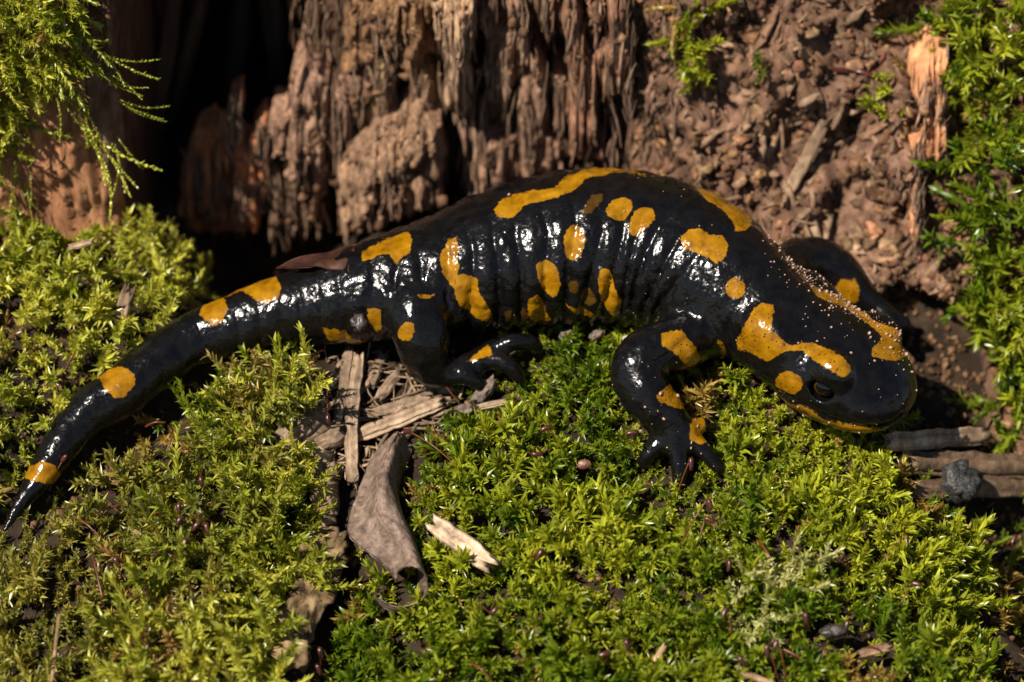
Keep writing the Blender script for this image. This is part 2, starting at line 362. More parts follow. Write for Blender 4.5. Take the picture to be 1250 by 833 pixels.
def wall_pt(x, z):
    ix = np.clip((x-wx[0])/(wx[1]-wx[0]), 0, 358.99); iz = np.clip((z-wz[0])/(wz[1]-wz[0]), 0, 218.99)
    i = ix.astype(int); j = iz.astype(int); f = ix-i; g = iz-j
    y = WY[i, j]*(1-f)*(1-g)+WY[i+1, j]*f*(1-g)+WY[i, j+1]*(1-f)*g+WY[i+1, j+1]*f*g
    return np.stack([x, y, z], -1)
n = 10500
x = rng.uniform(1.2, 9.5, n); z = rng.uniform(-2.6, 7.0, n); pw = wall_pt(x, z)
pw[:, 1] -= rng.uniform(-.05, .10, n)
keep = vnoise(pw*.8, 61)+rng.uniform(-.4, .8, n) > -.1; pw = pw[keep]; n = len(pw)
size = .022+.095*rng.uniform(0, 1, n)**3.0
tn = np.ones((n, 3))*(.45+1.15*rng.uniform(0, 1, n)**1.5)[:, None]*np.array([1.05, .98, .92]); tn *= 1+rng.normal(0, .06, (n, 3))
big = size > .075
V1, F1, C1 = lumps(pw[big], size[big], tn[big], 2, .6, .8, 1); V2, F2, C2 = lumps(pw[~big], size[~big], tn[~big], 1, .6, .5, 2)
add('crumbled_wood', mesh_np('crumbled_wood', np.vstack([V1, V2]), None, np.vstack([F1, F2+len(V1)]), M['crumb'], np.vstack([C1, C2])), None,
    'loose reddish brown crumbs of rotten wood behind the head', 'wood crumbs', kind='stuff')
# crumbs on the open soil in the gaps of the moss
n = 2600; x = rng.uniform(-9.5, 9.8, n); y = rng.uniform(-6.5, 3.5, n); pg = np.stack([x, y, ground(x, y)+.03], -1)
x2 = rng.uniform(6.2, 9.8, 900); y2 = rng.uniform(-2.5, 4, 900); pg = np.vstack([pg, np.stack([x2, y2, ground(x2, y2)+.03], -1)]); n = len(pg)
size = .02+.075*rng.uniform(0, 1, n)**2.3; tn = rng.uniform(.5, 1.2, n)[:, None]*np.array([[1, .95, .85]])
V1, F1, C1 = lumps(pg, size, tn, 1, .5, .5, 3)
add('soil_crumbs', mesh_np('soil_crumbs', V1, None, F1, M['crumb'], C1), None, 'scattered brown soil crumbs in the gaps between moss tufts', 'soil crumbs', kind='stuff')

# ================================================================== salamander
SP = np.array([(6,647,-1.62,.05,.05),(28,612,-1.42,.15,.15),(55,575,-1.25,.27,.27),(100,511,-.87,.38,.39),(148,479,-.70,.45,.46),(190,445,-.45,.46,.47),(235,416,-.2,.48,.48),
 (285,398,-.15,.54,.54),(339,381,-.10,.62,.62),(385,372,-.12,.72,.72),(430,362,-.15,.83,.83),(470,352,-.1,.93,.92),(505,345,-.05,1.0,.98),(560,332,.05,1.14,1.10),
 (620,316,.12,1.30,1.26),(700,302,.15,1.40,1.36),(780,305,.12,1.40,1.36),(840,322,-.15,1.32,1.28),(885,350,-.5,1.18,1.16),(918,374,-.75,1.02,1.0),(945,394,-.9,.98,.92),
 (975,413,-1.02,1.10,.84),(1015,436,-1.2,1.16,.77),(1043,456,-1.35,1.10,.69),(1062,473,-1.47,.96,.60),(1074,484,-1.55,.82,.50),(1081,490,-1.6,.64,.41)])
spc = catmull(np.c_[P(SP[:, 0], SP[:, 1], SP[:, 2]), SP[:, 3:]], 150)
SC_, SA, SB = spc[:, :3], spc[:, 3], spc[:, 4]
ST = norm(np.gradient(SC_, axis=0)); SS = norm(np.cross(ST, np.array([0, 0, 1.0]))); SUv = np.cross(SS, ST)
MB = 1+.42*sst(118, 128, np.arange(150.))*(1-.55*sst(136, 149, np.arange(150.)))      # deeper jaw
SLEN = np.r_[0, np.cumsum(np.linalg.norm(np.diff(SC_, axis=0), axis=1))]
LIMBS = [  # region, blend, chain of (px, py, depth, radius)
 (1, .22, [(865,405,-.7,.45),(832,418,-1.25,.47),(795,430,-1.50,.47),(779,450,-1.60,.47),(786,476,-1.65,.46),(802,498,-1.65,.42),(815,515,-1.6,.38),(822,530,-1.58,.34),(824,540,-1.58,.27)]),
 (1, .09, [(812,532,-1.62,.20),(797,547,-1.68,.16),(786,563,-1.62,.125)]),
 (1, .09, [(823,536,-1.66,.22),(829,563,-1.74,.16),(829,588,-1.72,.13)]),
 (1, .09, [(838,532,-1.62,.20),(860,552,-1.62,.155),(878,572,-1.58,.12)]),
 (1, .09, [(840,524,-1.55,.18),(856,519,-1.45,.14),(869,521,-1.3,.11)]),
 (2, .22, [(503,358,-.45,.50),(508,382,-.80,.54),(516,412,-.80,.50),(523,438,-.62,.42),(540,452,-.55,.31),(565,449,-.52,.26),(587,442,-.48,.22)]),
 (2, .08, [(588,439,-.5,.17),(606,427,-.62,.16),(628,417,-.68,.155),(646,418,-.62,.14),(657,425,-.5,.11)]),
 (2, .08, [(585,443,-.55,.17),(604,440,-.75,.16),(622,447,-.78,.15),(634,461,-.68,.12)]),
 (2, .08, [(545,456,-.6,.18),(563,458,-.68,.165),(578,464,-.66,.14),(588,471,-.58,.11)]),
 (2, .08, [(575,440,-.3,.16),(592,428,-.15,.13),(606,418,-.05,.10)]),
 (3, .22, [(935,350,.2,.45),(962,326,.85,.42),(988,317,1.2,.42),(1018,328,1.3,.41),(1040,350,1.27,.34),(1060,368,1.22,.25),(1080,382,1.18,.19)]),
 (3, .08, [(1078,380,1.18,.16),(1092,388,1.12,.15),(1105,395,1.05,.11)]),
 (3, .08, [(1078,384,1.1,.15),(1090,397,1.0,.13),(1096,408,.9,.10)]),
 (3, .08, [(1076,378,1.25,.15),(1090,378,1.35,.13),(1100,380,1.4,.10)]),
 (4, .22, [(520,330,.6,.45),(560,345,1.25,.36),(600,358,1.5,.22),(630,362,1.5,.14)]),
]
H_ = .044; G0 = np.array([-9.4, -4.4, -2.9]); GN = np.ceil((np.array([7.8, 3.2, 3.1])-G0)/H_).astype(int)
D = np.full(GN, 9.0, np.float32); REG = np.zeros(GN, np.int8)
ax_ = [G0[k]+np.arange(GN[k])*H_ for k in range(3)]
def sub(lo, hi):
    i0 = np.maximum(((lo-G0)/H_).astype(int), 0); i1 = np.minimum(((hi-G0)/H_).astype(int)+2, GN)
    sl = tuple(slice(a, b) for a, b in zip(i0, i1))
    X, Y, Z = np.meshgrid(*[ax_[k][sl[k]].astype(np.float32) for k in range(3)], indexing='ij'); return sl, X, Y, Z
def smin(a, b, k): h = np.clip(.5+.5*(b-a)/k, 0, 1); return b*(1-h)+a*h-k*h*(1-h)
for i in range(0, len(SC_)-1):
    a, b = SC_[i], SC_[i+1]; r = max(SA[i], SB[i])+.32
    sl, X, Y, Z = sub(np.minimum(a, b)-r, np.maximum(a, b)+r)
    ab = b-a; t = np.clip(((X-a[0])*ab[0]+(Y-a[1])*ab[1]+(Z-a[2])*ab[2])/(ab@ab), 0, 1)
    vx, vy, vz = X-(a[0]+t*ab[0]), Y-(a[1]+t*ab[1]), Z-(a[2]+t*ab[2])
    ra = SA[i]+t*(SA[i+1]-SA[i]); rb = SB[i]+t*(SB[i+1]-SB[i]); m_ = np.minimum(ra, rb)
    s_ = vx*SS[i, 0]+vy*SS[i, 1]+vz*SS[i, 2]; u_ = vx*SUv[i, 0]+vy*SUv[i, 1]+vz*SUv[i, 2]; rb = np.where(u_ < 0, rb*MB[i], rb); x_ = vx*ST[i, 0]+vy*ST[i, 1]+vz*ST[i, 2]
    D[sl] = np.minimum(D[sl], (np.sqrt((s_/ra)**2+(u_/rb)**2+(x_/m_)**2)-1)*m_)
def frame_at(px, py):
    q, _ = project(SC_); k = np.argmin(((q-np.array([px, py]))**2).sum(1)); return SC_[k], ST[k], SS[k], SUv[k]
def blob(c, axes, rad, k, cut=False):
    rad = np.asarray(rad, float); R_ = rad.max()+.3; sl, X, Y, Z = sub(c-R_, c+R_)
    v = [(X-c[0])*a[0]+(Y-c[1])*a[1]+(Z-c[2])*a[2] for a in axes]
    d = (np.sqrt(sum((q/r)**2 for q, r in zip(v, rad)))-1)*rad.min()
    D[sl] = -smin(-D[sl], d, k) if cut else smin(D[sl], d, k)
EYES = []
for sd in (1, -1):
    c, t, s, u = frame_at(955, 402); blob(c+s*sd*.74+u*.36, (t, s, u), (.62, .36, .40), .14)
    c, t, s, u = frame_at(1034, 450)
    blob(c+s*sd*.74+u*.42-t*.02, (t, s, u), (.44, .33, .32), .09)
    e = c+s*sd*.84+u*.16+t*.02; EYES.append((e, norm(s*sd*.86+u*.25+t*.22), t, u))
    blob(e+s*sd*.07-u*.02, (t, s, u), (.27, .22, .20), .06, cut=True)
    c, t, s, u = frame_at(1084, 491); blob(c+s*sd*.26+u*.34+t*.12, (t, s, u), (.09, .09, .09), .05, cut=False)
for reg, k, ch in LIMBS:
    ch = np.array(ch, float); n_ = 5*len(ch); cc = catmull(np.c_[P(ch[:, 0], ch[:, 1], ch[:, 2]), ch[:, 3]], n_)
    lo = (cc[:, :3]-cc[:, 3:]).min(0)-.3; hi = (cc[:, :3]+cc[:, 3:]).max(0)+.3; sl, X, Y, Z = sub(lo, hi)
    dl = np.full(X.shape, 9.0, np.float32)
    for i in range(n_-1):
        a, b = cc[i, :3], cc[i+1, :3]; ab = b-a; t = np.clip(((X-a[0])*ab[0]+(Y-a[1])*ab[1]+(Z-a[2])*ab[2])/(ab@ab), 0, 1)
        dl = np.minimum(dl, np.sqrt((X-(a[0]+t*ab[0]))**2+(Y-(a[1]+t*ab[1]))**2+(Z-(a[2]+t*ab[2]))**2)-(cc[i, 3]+t*(cc[i+1, 3]-cc[i, 3])))
    rg = REG[sl]; rg[dl < D[sl]] = reg; D[sl] = smin(D[sl], dl, k)
def grid_at(A, p):
    f = (p-G0)/H_; f = np.clip(f, 0, GN-1.001); i = f.astype(int); f = f-i; r = 0
    for a in (0, 1):
        for b in (0, 1):
            for c in (0, 1):
                w_ = (f[:, 0] if a else 1-f[:, 0])*(f[:, 1] if b else 1-f[:, 1])*(f[:, 2] if c else 1-f[:, 2])
                r = r+w_*A[i[:, 0]+a, i[:, 1]+b, i[:, 2]+c]
    return r
def surface_nets(D):
    S = D < 0; n0, n1, n2 = D.shape
    cnt = np.zeros((n0-1, n1-1, n2-1), np.int8)
    for a in (0, 1):
        for b in (0, 1):
            for c in (0, 1): cnt += S[a:n0-1+a, b:n1-1+b, c:n2-1+c]
    act = (cnt > 0) & (cnt < 8); I = np.argwhere(act); idx = np.full(act.shape, -1, np.int32); idx[act] = np.arange(len(I))
    acc = np.zeros((len(I), 3)); nn = np.zeros(len(I))
    co = [(a, b, c) for a in (0, 1) for b in (0, 1) for c in (0, 1)]
    for p in co:
        for q in co:
            if sum(q)-sum(p) == 1 and all(y >= x for x, y in zip(p, q)):
                dp = D[I[:, 0]+p[0], I[:, 1]+p[1], I[:, 2]+p[2]]; dq = D[I[:, 0]+q[0], I[:, 1]+q[1], I[:, 2]+q[2]]
                x = (dp < 0) != (dq < 0); t = np.where(x, dp/np.where(x, dp-dq, 1), 0)
                acc += np.where(x[:, None], np.array(p)+t[:, None]*(np.array(q)-np.array(p)), 0); nn += x
    V = I+acc/nn[:, None]; F = []
    for k in range(3):
        u, v = (k+1) % 3, (k+2) % 3
        s0 = [slice(None)]*3; s1 = [slice(None)]*3; s0[k] = slice(0, -1); s1[k] = slice(1, None)
        A, B = S[tuple(s0)], S[tuple(s1)]; E = np.argwhere(A != B); E = E[(E[:, u] > 0) & (E[:, v] > 0) & (E[:, u] < D.shape[u]-1) & (E[:, v] < D.shape[v]-1)]
        ins = A[E[:, 0], E[:, 1], E[:, 2]]
        def g(du, dv): e = E.copy(); e[:, u] += du; e[:, v] += dv; return idx[e[:, 0], e[:, 1], e[:, 2]]
        q = np.stack([g(-1, -1), g(0, -1), g(0, 0), g(-1, 0)], -1); q[~ins] = q[~ins][:, ::-1]; F.append(q)
    return V*H_+G0, np.vstack(F)
BV, BF = surface_nets(D)
def lap(V, F, k=.5):
    acc = np.zeros_like(V); nb = np.zeros(len(V))
    for a in range(4):
        b = (a+1) % 4
        for p, q in ((a, b), (b, a)):
            for c in range(3): acc[:, c] += np.bincount(F[:, p], V[F[:, q], c], len(V))
            nb += np.bincount(F[:, p], minlength=len(V))
    return V*(1-k)+k*acc/np.maximum(nb, 1)[:, None]
BV = lap(BV, BF, .5); BV = lap(BV, BF, .5)
def vnormals(V, F):
    n = np.cross(V[F[:, 2]]-V[F[:, 0]], V[F[:, 3]]-V[F[:, 1]]); r = np.zeros_like(V)
    for k in range(4):
        for c in range(3): r[:, c] += np.bincount(F[:, k], n[:, c], len(V))
    return norm(r)
BN = vnormals(BV, BF)
breg = REG[tuple(np.clip(np.round((BV-G0)/H_).astype(int), 0, GN-1).T)]
# place along the spine
near = np.zeros(len(BV), int); bd = np.full(len(BV), 1e9)
for i in range(len(SC_)):
    d2 = ((BV-SC_[i])**2).sum(1); m_ = d2 < bd; bd[m_] = d2[m_]; near[m_] = i
rel = BV-SC_[near]; s_ = SLEN[near]+(rel*ST[near]).sum(1); sc_ = (rel*SS[near]).sum(1)/SA[near]; uc_ = (rel*SUv[near]).sum(1)/SB[near]
pxs, _ = project(BV); facing = (BN*norm(CAM-BV)).sum(1)
body = breg == 0
sp_px, _ = project(SC_); s_of = lambda px: np.interp(px, sp_px[:, 0], SLEN)
wv = .10*vnoise(BV*1.3, 3)+.03*vnoise(BV*4, 4)
def groove(ph, wdt): f = np.abs(ph-np.round(ph)); return np.exp(-(f/wdt)**2)
flank = np.clip(1.25-np.abs(uc_-(-.05))*1.05, 0, 1)
trunk = sst(s_of(425), s_of(470), s_)*(1-sst(s_of(850), s_of(900), s_))
tailm = sst(s_of(230), s_of(300), s_)*(1-trunk)*(1-sst(s_of(430), s_of(480), s_))
ph = (s_-.30*uc_+wv)/.455
disp = -.075*groove(ph, .12)*flank*trunk*body + .045*(np.cos(2*pi*(ph-.5))+1)*.5*flank*trunk*body
disp += -.030*groove(ph*2+.3, .12)*flank*trunk*body*(vnoise(BV*2, 8) > -.1)*sst(.25, -.1, uc_)
disp += -.036*groove((s_-.1*uc_+wv)/.37, .13)*tailm*body*np.clip(1.2-np.abs(uc_), 0, 1)
disp += -.030*np.exp(-((uc_+.12+.06*vnoise(BV*1.7, 9))/.05)**2)*trunk*body*(np.abs(sc_) > .4)
cell = np.abs(fbm(BV*np.array([3.2, 3.2, 4.5]), 2, 15)); disp += -.020*np.exp(-(cell/.10)**2)*trunk*body*np.clip(flank*1.2, 0, 1)
# shoulder wrinkles
shw = sst(s_of(800), s_of(830), s_)*(1-sst(s_of(925), s_of(945), s_))
disp += -.018*groove((s_+.55*uc_+.12*vnoise(BV*2.3, 19))/.17, .2)*shw*body*np.clip(1.1-np.abs(uc_), 0, 1)
disp += .020*fbm(BV*4, 4, 16)*(1-.6*(s_ > s_of(950)))
# neck (gular) fold and mouth line
def seg_dist(p, poly, closed=False):
    poly = np.asarray(poly, float); d = np.full(len(p), 1e9); n_ = len(poly) if closed else len(poly)-1
    for i in range(n_):
        a, b = poly[i], poly[(i+1) % len(poly)]; ab = b-a; t = np.clip(((p-a)@ab)/max(ab@ab, 1e-9), 0, 1)
        d = np.minimum(d, np.linalg.norm(p-(a+t[:, None]*ab), axis=1))
    return d
def inside(p, poly):
    poly = np.asarray(poly, float); r = np.zeros(len(p), bool)
    for i in range(len(poly)):
        a, b = poly[i], poly[i-1]; c = ((a[1] > p[:, 1]) != (b[1] > p[:, 1]))
        with np.errstate(all='ignore'): x = (b[0]-a[0])*(p[:, 1]-a[1])/(b[1]-a[1])+a[0]
        r ^= c & (p[:, 0] < x)
    return r
z3 = lambda L: [(880+x/3.788, 320+y/3.788) for x, y in L]
z4 = lambda L: [(x/2.976, 270+y/2.976) for x, y in L]
z5 = lambda L: [(400+x/2.976, 270+y/2.976) for x, y in L]
z7 = lambda L: [(x/2.976, 553+y/2.976) for x, y in L]
za = lambda L: [(740+x/3.62, 380+y/3.62) for x, y in L]
def ell(cx, cy, rx, ry, rot=0, n=16):
    a = np.arange(n)/n*2*pi; r = radians(rot); x, y = rx*np.cos(a), ry*np.sin(a)
    return [(cx+x_*cos(r)-y_*sin(r), cy+x_*sin(r)+y_*cos(r)) for x_, y_ in zip(x, y)]
front = facing > -.1
md = seg_dist(pxs, z3([(225,580),(330,634),(430,690),(520,733),(620,760),(720,765),(790,748),(845,705)]))
disp -= .075*np.exp(-(md/2.2)**2)*body*front
gd = seg_dist(pxs, [(893,385),(884,420),(890,450),(905,475)]); disp -= .03*np.exp(-(gd/3)**2)*body*front
ed = seg_dist(pxs, [(845,408),(812,436),(790,448)]); disp -= .035*np.exp(-(ed/3)**2)*(breg == 1)*front
BV = BV+BN*disp[:, None]; BV = lap(BV, BF, .12)
# yellow marks: (region, tone, outline)
SPOTS = [(0,1,[(604,258),(611,246),(640,238),(678,228),(697,213),(735,202),(800,204),(830,214),(800,213),(770,211),(742,210),(714,219),(697,232),(660,246),(640,252),(622,267),(609,267)]),
 (0,.2,[(714,255),(722,240),(737,235),(735,248),(722,262),(711,263)]),(0,1,ell(756,256,18,12,-32)),(0,1,ell(783,271,19,13,-40)),
 (0,1,ell(702,294,12,22,8)),(0,1,[(655,322),(668,317),(681,325),(684,345),(678,362),(664,357),(656,342)]),(0,1,[(642,365),(652,359),(660,368),(668,385),(674,394),(655,393),(646,380)]),
 (0,1,[(733,330),(741,326),(749,336),(753,358),(760,372),(757,388),(745,384),(733,368),(731,352)]),
 (0,1,[(831,290),(842,281),(858,283),(868,288),(882,288),(889,300),(884,313),(872,320),(860,313),(848,308),(834,303)]),
 (0,1,[(848,226),(880,236),(905,254),(919,270),(911,280),(899,279),(886,260),(862,243)]),(0,1,ell(897,351,12,14,20)),
 (0,1,z3([(250,200),(200,190),(160,215),(120,270),(90,310),(75,360),(80,410),(150,420),(220,460),(280,430),(310,415),(380,410),(410,430),(440,470),(490,490),(560,530),(600,510),(600,480),(570,440),(520,400),(450,380),(390,375),(320,390),(270,350),(235,310),(240,270),(225,260),(250,235)])),
 (0,1,z3(ell(312,560,63,52,0))),(0,.8,z3([(238,600),(300,635),(400,694),(500,740),(600,772),(700,778),(780,762),(780,800),(690,812),(590,792),(480,748),(380,702),(290,655)])),(0,.85,z3(ell(185,607,62,22,14))),
 (0,1,z3([(690,420),(715,380),(745,350),(715,312),(660,272),(570,212),(500,178),(440,150),(415,130),(415,105),(440,112),(470,130),(520,146),(590,180),(670,232),(730,278),(780,300),(850,330),(905,360),(910,400),(880,440),(800,455),(740,450),(690,440)])),
 (0,.9,ell(875,430,9,14,0)),(1,1,za([(250,110),(340,85),(400,160),(415,210),(385,262),(350,240),(310,200),(245,160)])),(0,1,za([(185,112),(195,60),(215,40),(250,60),(245,108)])),
 (1,1,za([(270,310),(300,340),(358,428),(240,402),(230,375),(260,340)])),(1,1,za([(380,470),(420,462),(440,500),(435,530),(462,572),(420,587),(370,572),(365,540)])),
 (0,1,z5([(125,120),(150,90),(220,60),(280,45),(300,70),(300,120),(270,140),(250,160),(225,120),(190,125),(130,155)])),(0,.9,z5([(55,85),(110,58),(155,42),(90,88)])),
 (0,1,z5([(410,150),(420,110),(440,65),(470,60),(485,90),(470,140),(480,170),(460,240),(430,210)])),(0,1,z5([(470,200),(500,190),(540,200),(550,260),(590,330),(570,355),(530,345),(490,320),(465,260)])),
 (0,.8,z5([(145,320),(190,318),(232,345),(220,370),(180,405),(150,380)])),(0,.8,z5([(-15,392),(60,400),(80,420),(140,440),(188,465),(120,468),(50,437),(-10,420)])),(2,.9,z5(ell(290,400,26,40,20))),
 (2,1,z5([(500,512),(588,458),(602,490),(540,508)])),(2,.9,z5([(325,262),(390,266),(380,276),(330,274)])),(0,1,z5([(868,308),(940,325),(995,350),(900,347)])),(0,.22,z5(ell(895,240,18,24,0))),(0,.22,z5(ell(945,278,22,30,0))),
 (0,.16,z5(ell(660,345,18,16,0))),(0,.14,z5(ell(715,340,14,20,0))),
 (0,1,z4([(725,340),(735,300),(780,275),(820,250),(880,215),(940,200),(990,207),(1017,240),(1010,275),(970,297),(930,285),(880,257),(840,260),(815,275),(825,320),(800,370),(770,382)])),
 (0,1,z4([(330,578),(375,538),(440,528),(480,560),(486,600),(460,635),(420,642),(380,612),(370,570)])),(0,1,z7([(85,95),(100,50),(150,35),(205,45),(230,80),(205,118),(150,105),(110,98)])),
 (3,1,[(1022,352),(1030,342),(1042,342),(1049,352),(1047,366),(1035,368),(1022,360)])]
spot = np.full(len(BV), -1.0); tone = np.ones(len(BV))
vis = facing > -.35
pj = pxs+3.0*np.stack([fbm(BV*2.6, 2, 51), fbm(BV*2.6, 2, 52)], -1)
for reg, tn_, poly in SPOTS:
    poly = np.array(poly); lo = poly.min(0)-25; hi = poly.max(0)+25
    k = np.where((breg == reg) & vis & (pxs > lo).all(1) & (pxs < hi).all(1))[0]
    if not len(k): continue
    sd = seg_dist(pj[k], poly, True)*np.where(inside(pj[k], poly), 1, -1)/PXCM
    m_ = sd > spot[k]; spot[k[m_]] = sd[m_]; tone[k[m_]] = tn_
hid = ~vis; spot[hid] = np.maximum(spot[hid], (vnoise(BV[hid]*1.1, 71)-.52)*.5)
headm = (s_ > s_of(905)).astype(float)
# skin
m, nt, b, N, L = mat('salamander skin'); M['skin'] = m
asp = N('Attribute', attribute_name='spot'); ato = N('Attribute', attribute_name='tone'); ahd = N('Attribute', attribute_name='head')
v = coords(N, L, (100, 100, 100))
nz = N('TexNoise'); nz.inputs['Scale'].default_value = 14; nz.inputs['Detail'].default_value = 4; L(v, nz.inputs['Vector'])
ma = N('Math', operation='MULTIPLY_ADD'); L(nz.outputs[0], ma.inputs[0]); ma.inputs[1].default_value = .085; L(asp.outputs['Fac'], ma.inputs[2])
mr = N('MapRange'); mr.interpolation_type = 'SMOOTHSTEP'; mr.inputs['From Min'].default_value = .027; mr.inputs['From Max'].default_value = .052; L(ma.outputs[0], mr.inputs['Value'])
vo = N('TexVoronoi'); vo.inputs['Scale'].default_value = 13; L(v, vo.inputs['Vector'])
dot = N('MapRange'); dot.inputs['From Min'].default_value = .16; dot.inputs['From Max'].default_value = .24; L(vo.outputs['Distance'], dot.inputs['Value'])
nd = N('TexNoise'); nd.inputs['Scale'].default_value = 3; L(v, nd.inputs['Vector'])
hm = N('Math', operation='MULTIPLY'); L(ahd.outputs['Fac'], hm.inputs[0]); L(ramp(N, L, nd.outputs[0], [(.38, (.0, .0, .0)), (.5, (1, 1, 1))]), hm.inputs[1])
dm = N('MixRGB'); L(hm.outputs[0], dm.inputs[0]); dm.inputs[1].default_value = (1, 1, 1, 1); L(dot.outputs[0], dm.inputs[2])
f1 = N('Math', operation='MULTIPLY'); L(mr.outputs[0], f1.inputs[0]); L(dm.outputs[0], f1.inputs[1])
f2 = N('Math', operation='MULTIPLY'); L(f1.outputs[0], f2.inputs[0]); L(ato.outputs['Fac'], f2.inputs[1])
n5 = N('TexNoise'); n5.inputs['Scale'].default_value = 5; n5.inputs['Detail'].default_value = 5; L(v, n5.inputs['Vector'])
yc = ramp(N, L, n5.outputs[0], [(.28, (.13, .052, .0015)), (.42, (.21, .090, .0018)), (.6, (.28, .128, .003)), (.78, (.35, .175, .008))])
bc = ramp(N, L, n5.outputs[0], [(.35, (.0028, .0025, .0026)), (.7, (.006, .0052, .005))])
mx = N('Mix', data_type='RGBA'); L(f2.outputs[0], mx.inputs[0]); L(bc, mx.inputs[6]); L(yc, mx.inputs[7]); L(mx.outputs[2], b.inputs['Base Color'])
rr_ = ramp(N, L, nz.outputs[0], [(.3, (.12,)*3), (.7, (.29,)*3)]); L(rr_, b.inputs['Roughness'])
b.inputs['Specular IOR Level'].default_value = .30; b.inputs['Subsurface Weight'].default_value = .0
b1 = N('Bump'); b1.inputs['Strength'].default_value = .22; b1.inputs['Distance'].default_value = .0003
v3 = N('TexVoronoi'); v3.inputs['Scale'].default_value = 17; v3.feature = 'SMOOTH_F1'; L(v, v3.inputs['Vector']); L(v3.outputs['Distance'], b1.inputs['Height'])
b2 = N('Bump'); b2.inputs['Strength'].default_value = .13; b2.inputs['Distance'].default_value = .0006; L(nz.outputs[0], b2.inputs['Height']); L(b1.outputs[0], b2.inputs['Normal'])
L(b2.outputs[0], b.inputs['Normal'])
SAL0 = np.array([1.0, .9, -.1])
sal = empty('salamander', SAL0, 'glossy black salamander with yellow blotches crawling over the moss', 'salamander')
add('body', mesh_np('body', BV, BF, mat=M['skin'], attrs={'spot': spot, 'tone': tone, 'head': headm}), sal, at=SAL0)
# eyes
m, nt, b, N, L = mat('eye iris'); M['iris'] = m
v = coords(N, L, (900, 900, 900)); n_ = N('TexNoise'); n_.inputs['Scale'].default_value = 1; n_.inputs['Detail'].default_value = 4; L(v, n_.inputs['Vector'])
L(ramp(N, L, n_.outputs[0], [(.35, (.022, .012, .002)), (.65, (.085, .048, .006))]), b.inputs['Base Color']); b.inputs['Roughness'].default_value = .08
M['pupil'] = plain('pupil', (.002, .002, .002), .06, (.003, .003, .003))
v0, f0 = ICO3
for e, dr, t, u in EYES:
    eb = add('eye', mesh_np('eye', v0*.205+e, None, f0, M['iris']), sal, at=e)
    a_ = norm(np.cross(dr, u)); b_ = np.cross(a_, dr); th = np.arange(24)/24*2*pi; rings = []
    for rr2, h2 in ((.12, .170), (.09, .192), (.05, .2055)):
        rings.append(e+dr*h2+rr2*(np.cos(th)[:, None]*a_*1.1+np.sin(th)[:, None]*b_*.9))
    V = np.vstack(rings+[(e+dr*.2085)[None]]); j = np.arange(24); F3 = np.stack([0*j+72, 48+j, 48+(j+1) % 24], -1)
    F4 = gridfaces(3, 24, True)
    pu = bpy.data.objects.new('pupil', mesh_np('pupil', V-e, F4, F3, M['pupil'])); COL.objects.link(pu); pu.parent = eb
# grains of soil stuck to the head
cand = np.where((facing > .05) & body & (pxs[:, 0] > 930))[0]
hp = pxs[cand]; ridge = seg_dist(hp, z3([(330,0),(420,80),(500,135),(600,195),(690,250),(760,305),(840,340),(880,385)]))
wgt = np.exp(-(ridge/7)**2)*3+np.exp(-(ridge/30)**2)*.6+.16; wgt *= (~inside(hp, z3([(60,180),(260,180),(330,380),(640,480),(640,600),(300,640),(60,430)])))*1.0+.03
pick = rng.choice(cand, 340, False, wgt/wgt.sum())
c2 = np.where((facing > .2) & (pxs[:, 0] > 600) & (pxs[:, 0] < 960))[0]; pick = np.r_[pick, rng.choice(c2, 60, False)]
c3 = np.where((facing > .1) & (breg == 1) & (pxs[:, 1] > 480))[0]; pick = np.r_[pick, rng.choice(c3, 16, False)]
gs = .008+.022*rng.uniform(0, 1, len(pick))**2.8
V1, F1, C1 = lumps(BV[pick]+BN[pick]*gs[:, None]*.5, gs, np.ones((len(pick), 3)), 1, .4, .3, 5)
add('soil_grains', mesh_np('soil_grains', V1, None, F1, M['grain']), None, 'pale soil grains stuck on the head and back of the salamander', 'soil grains', kind='stuff')

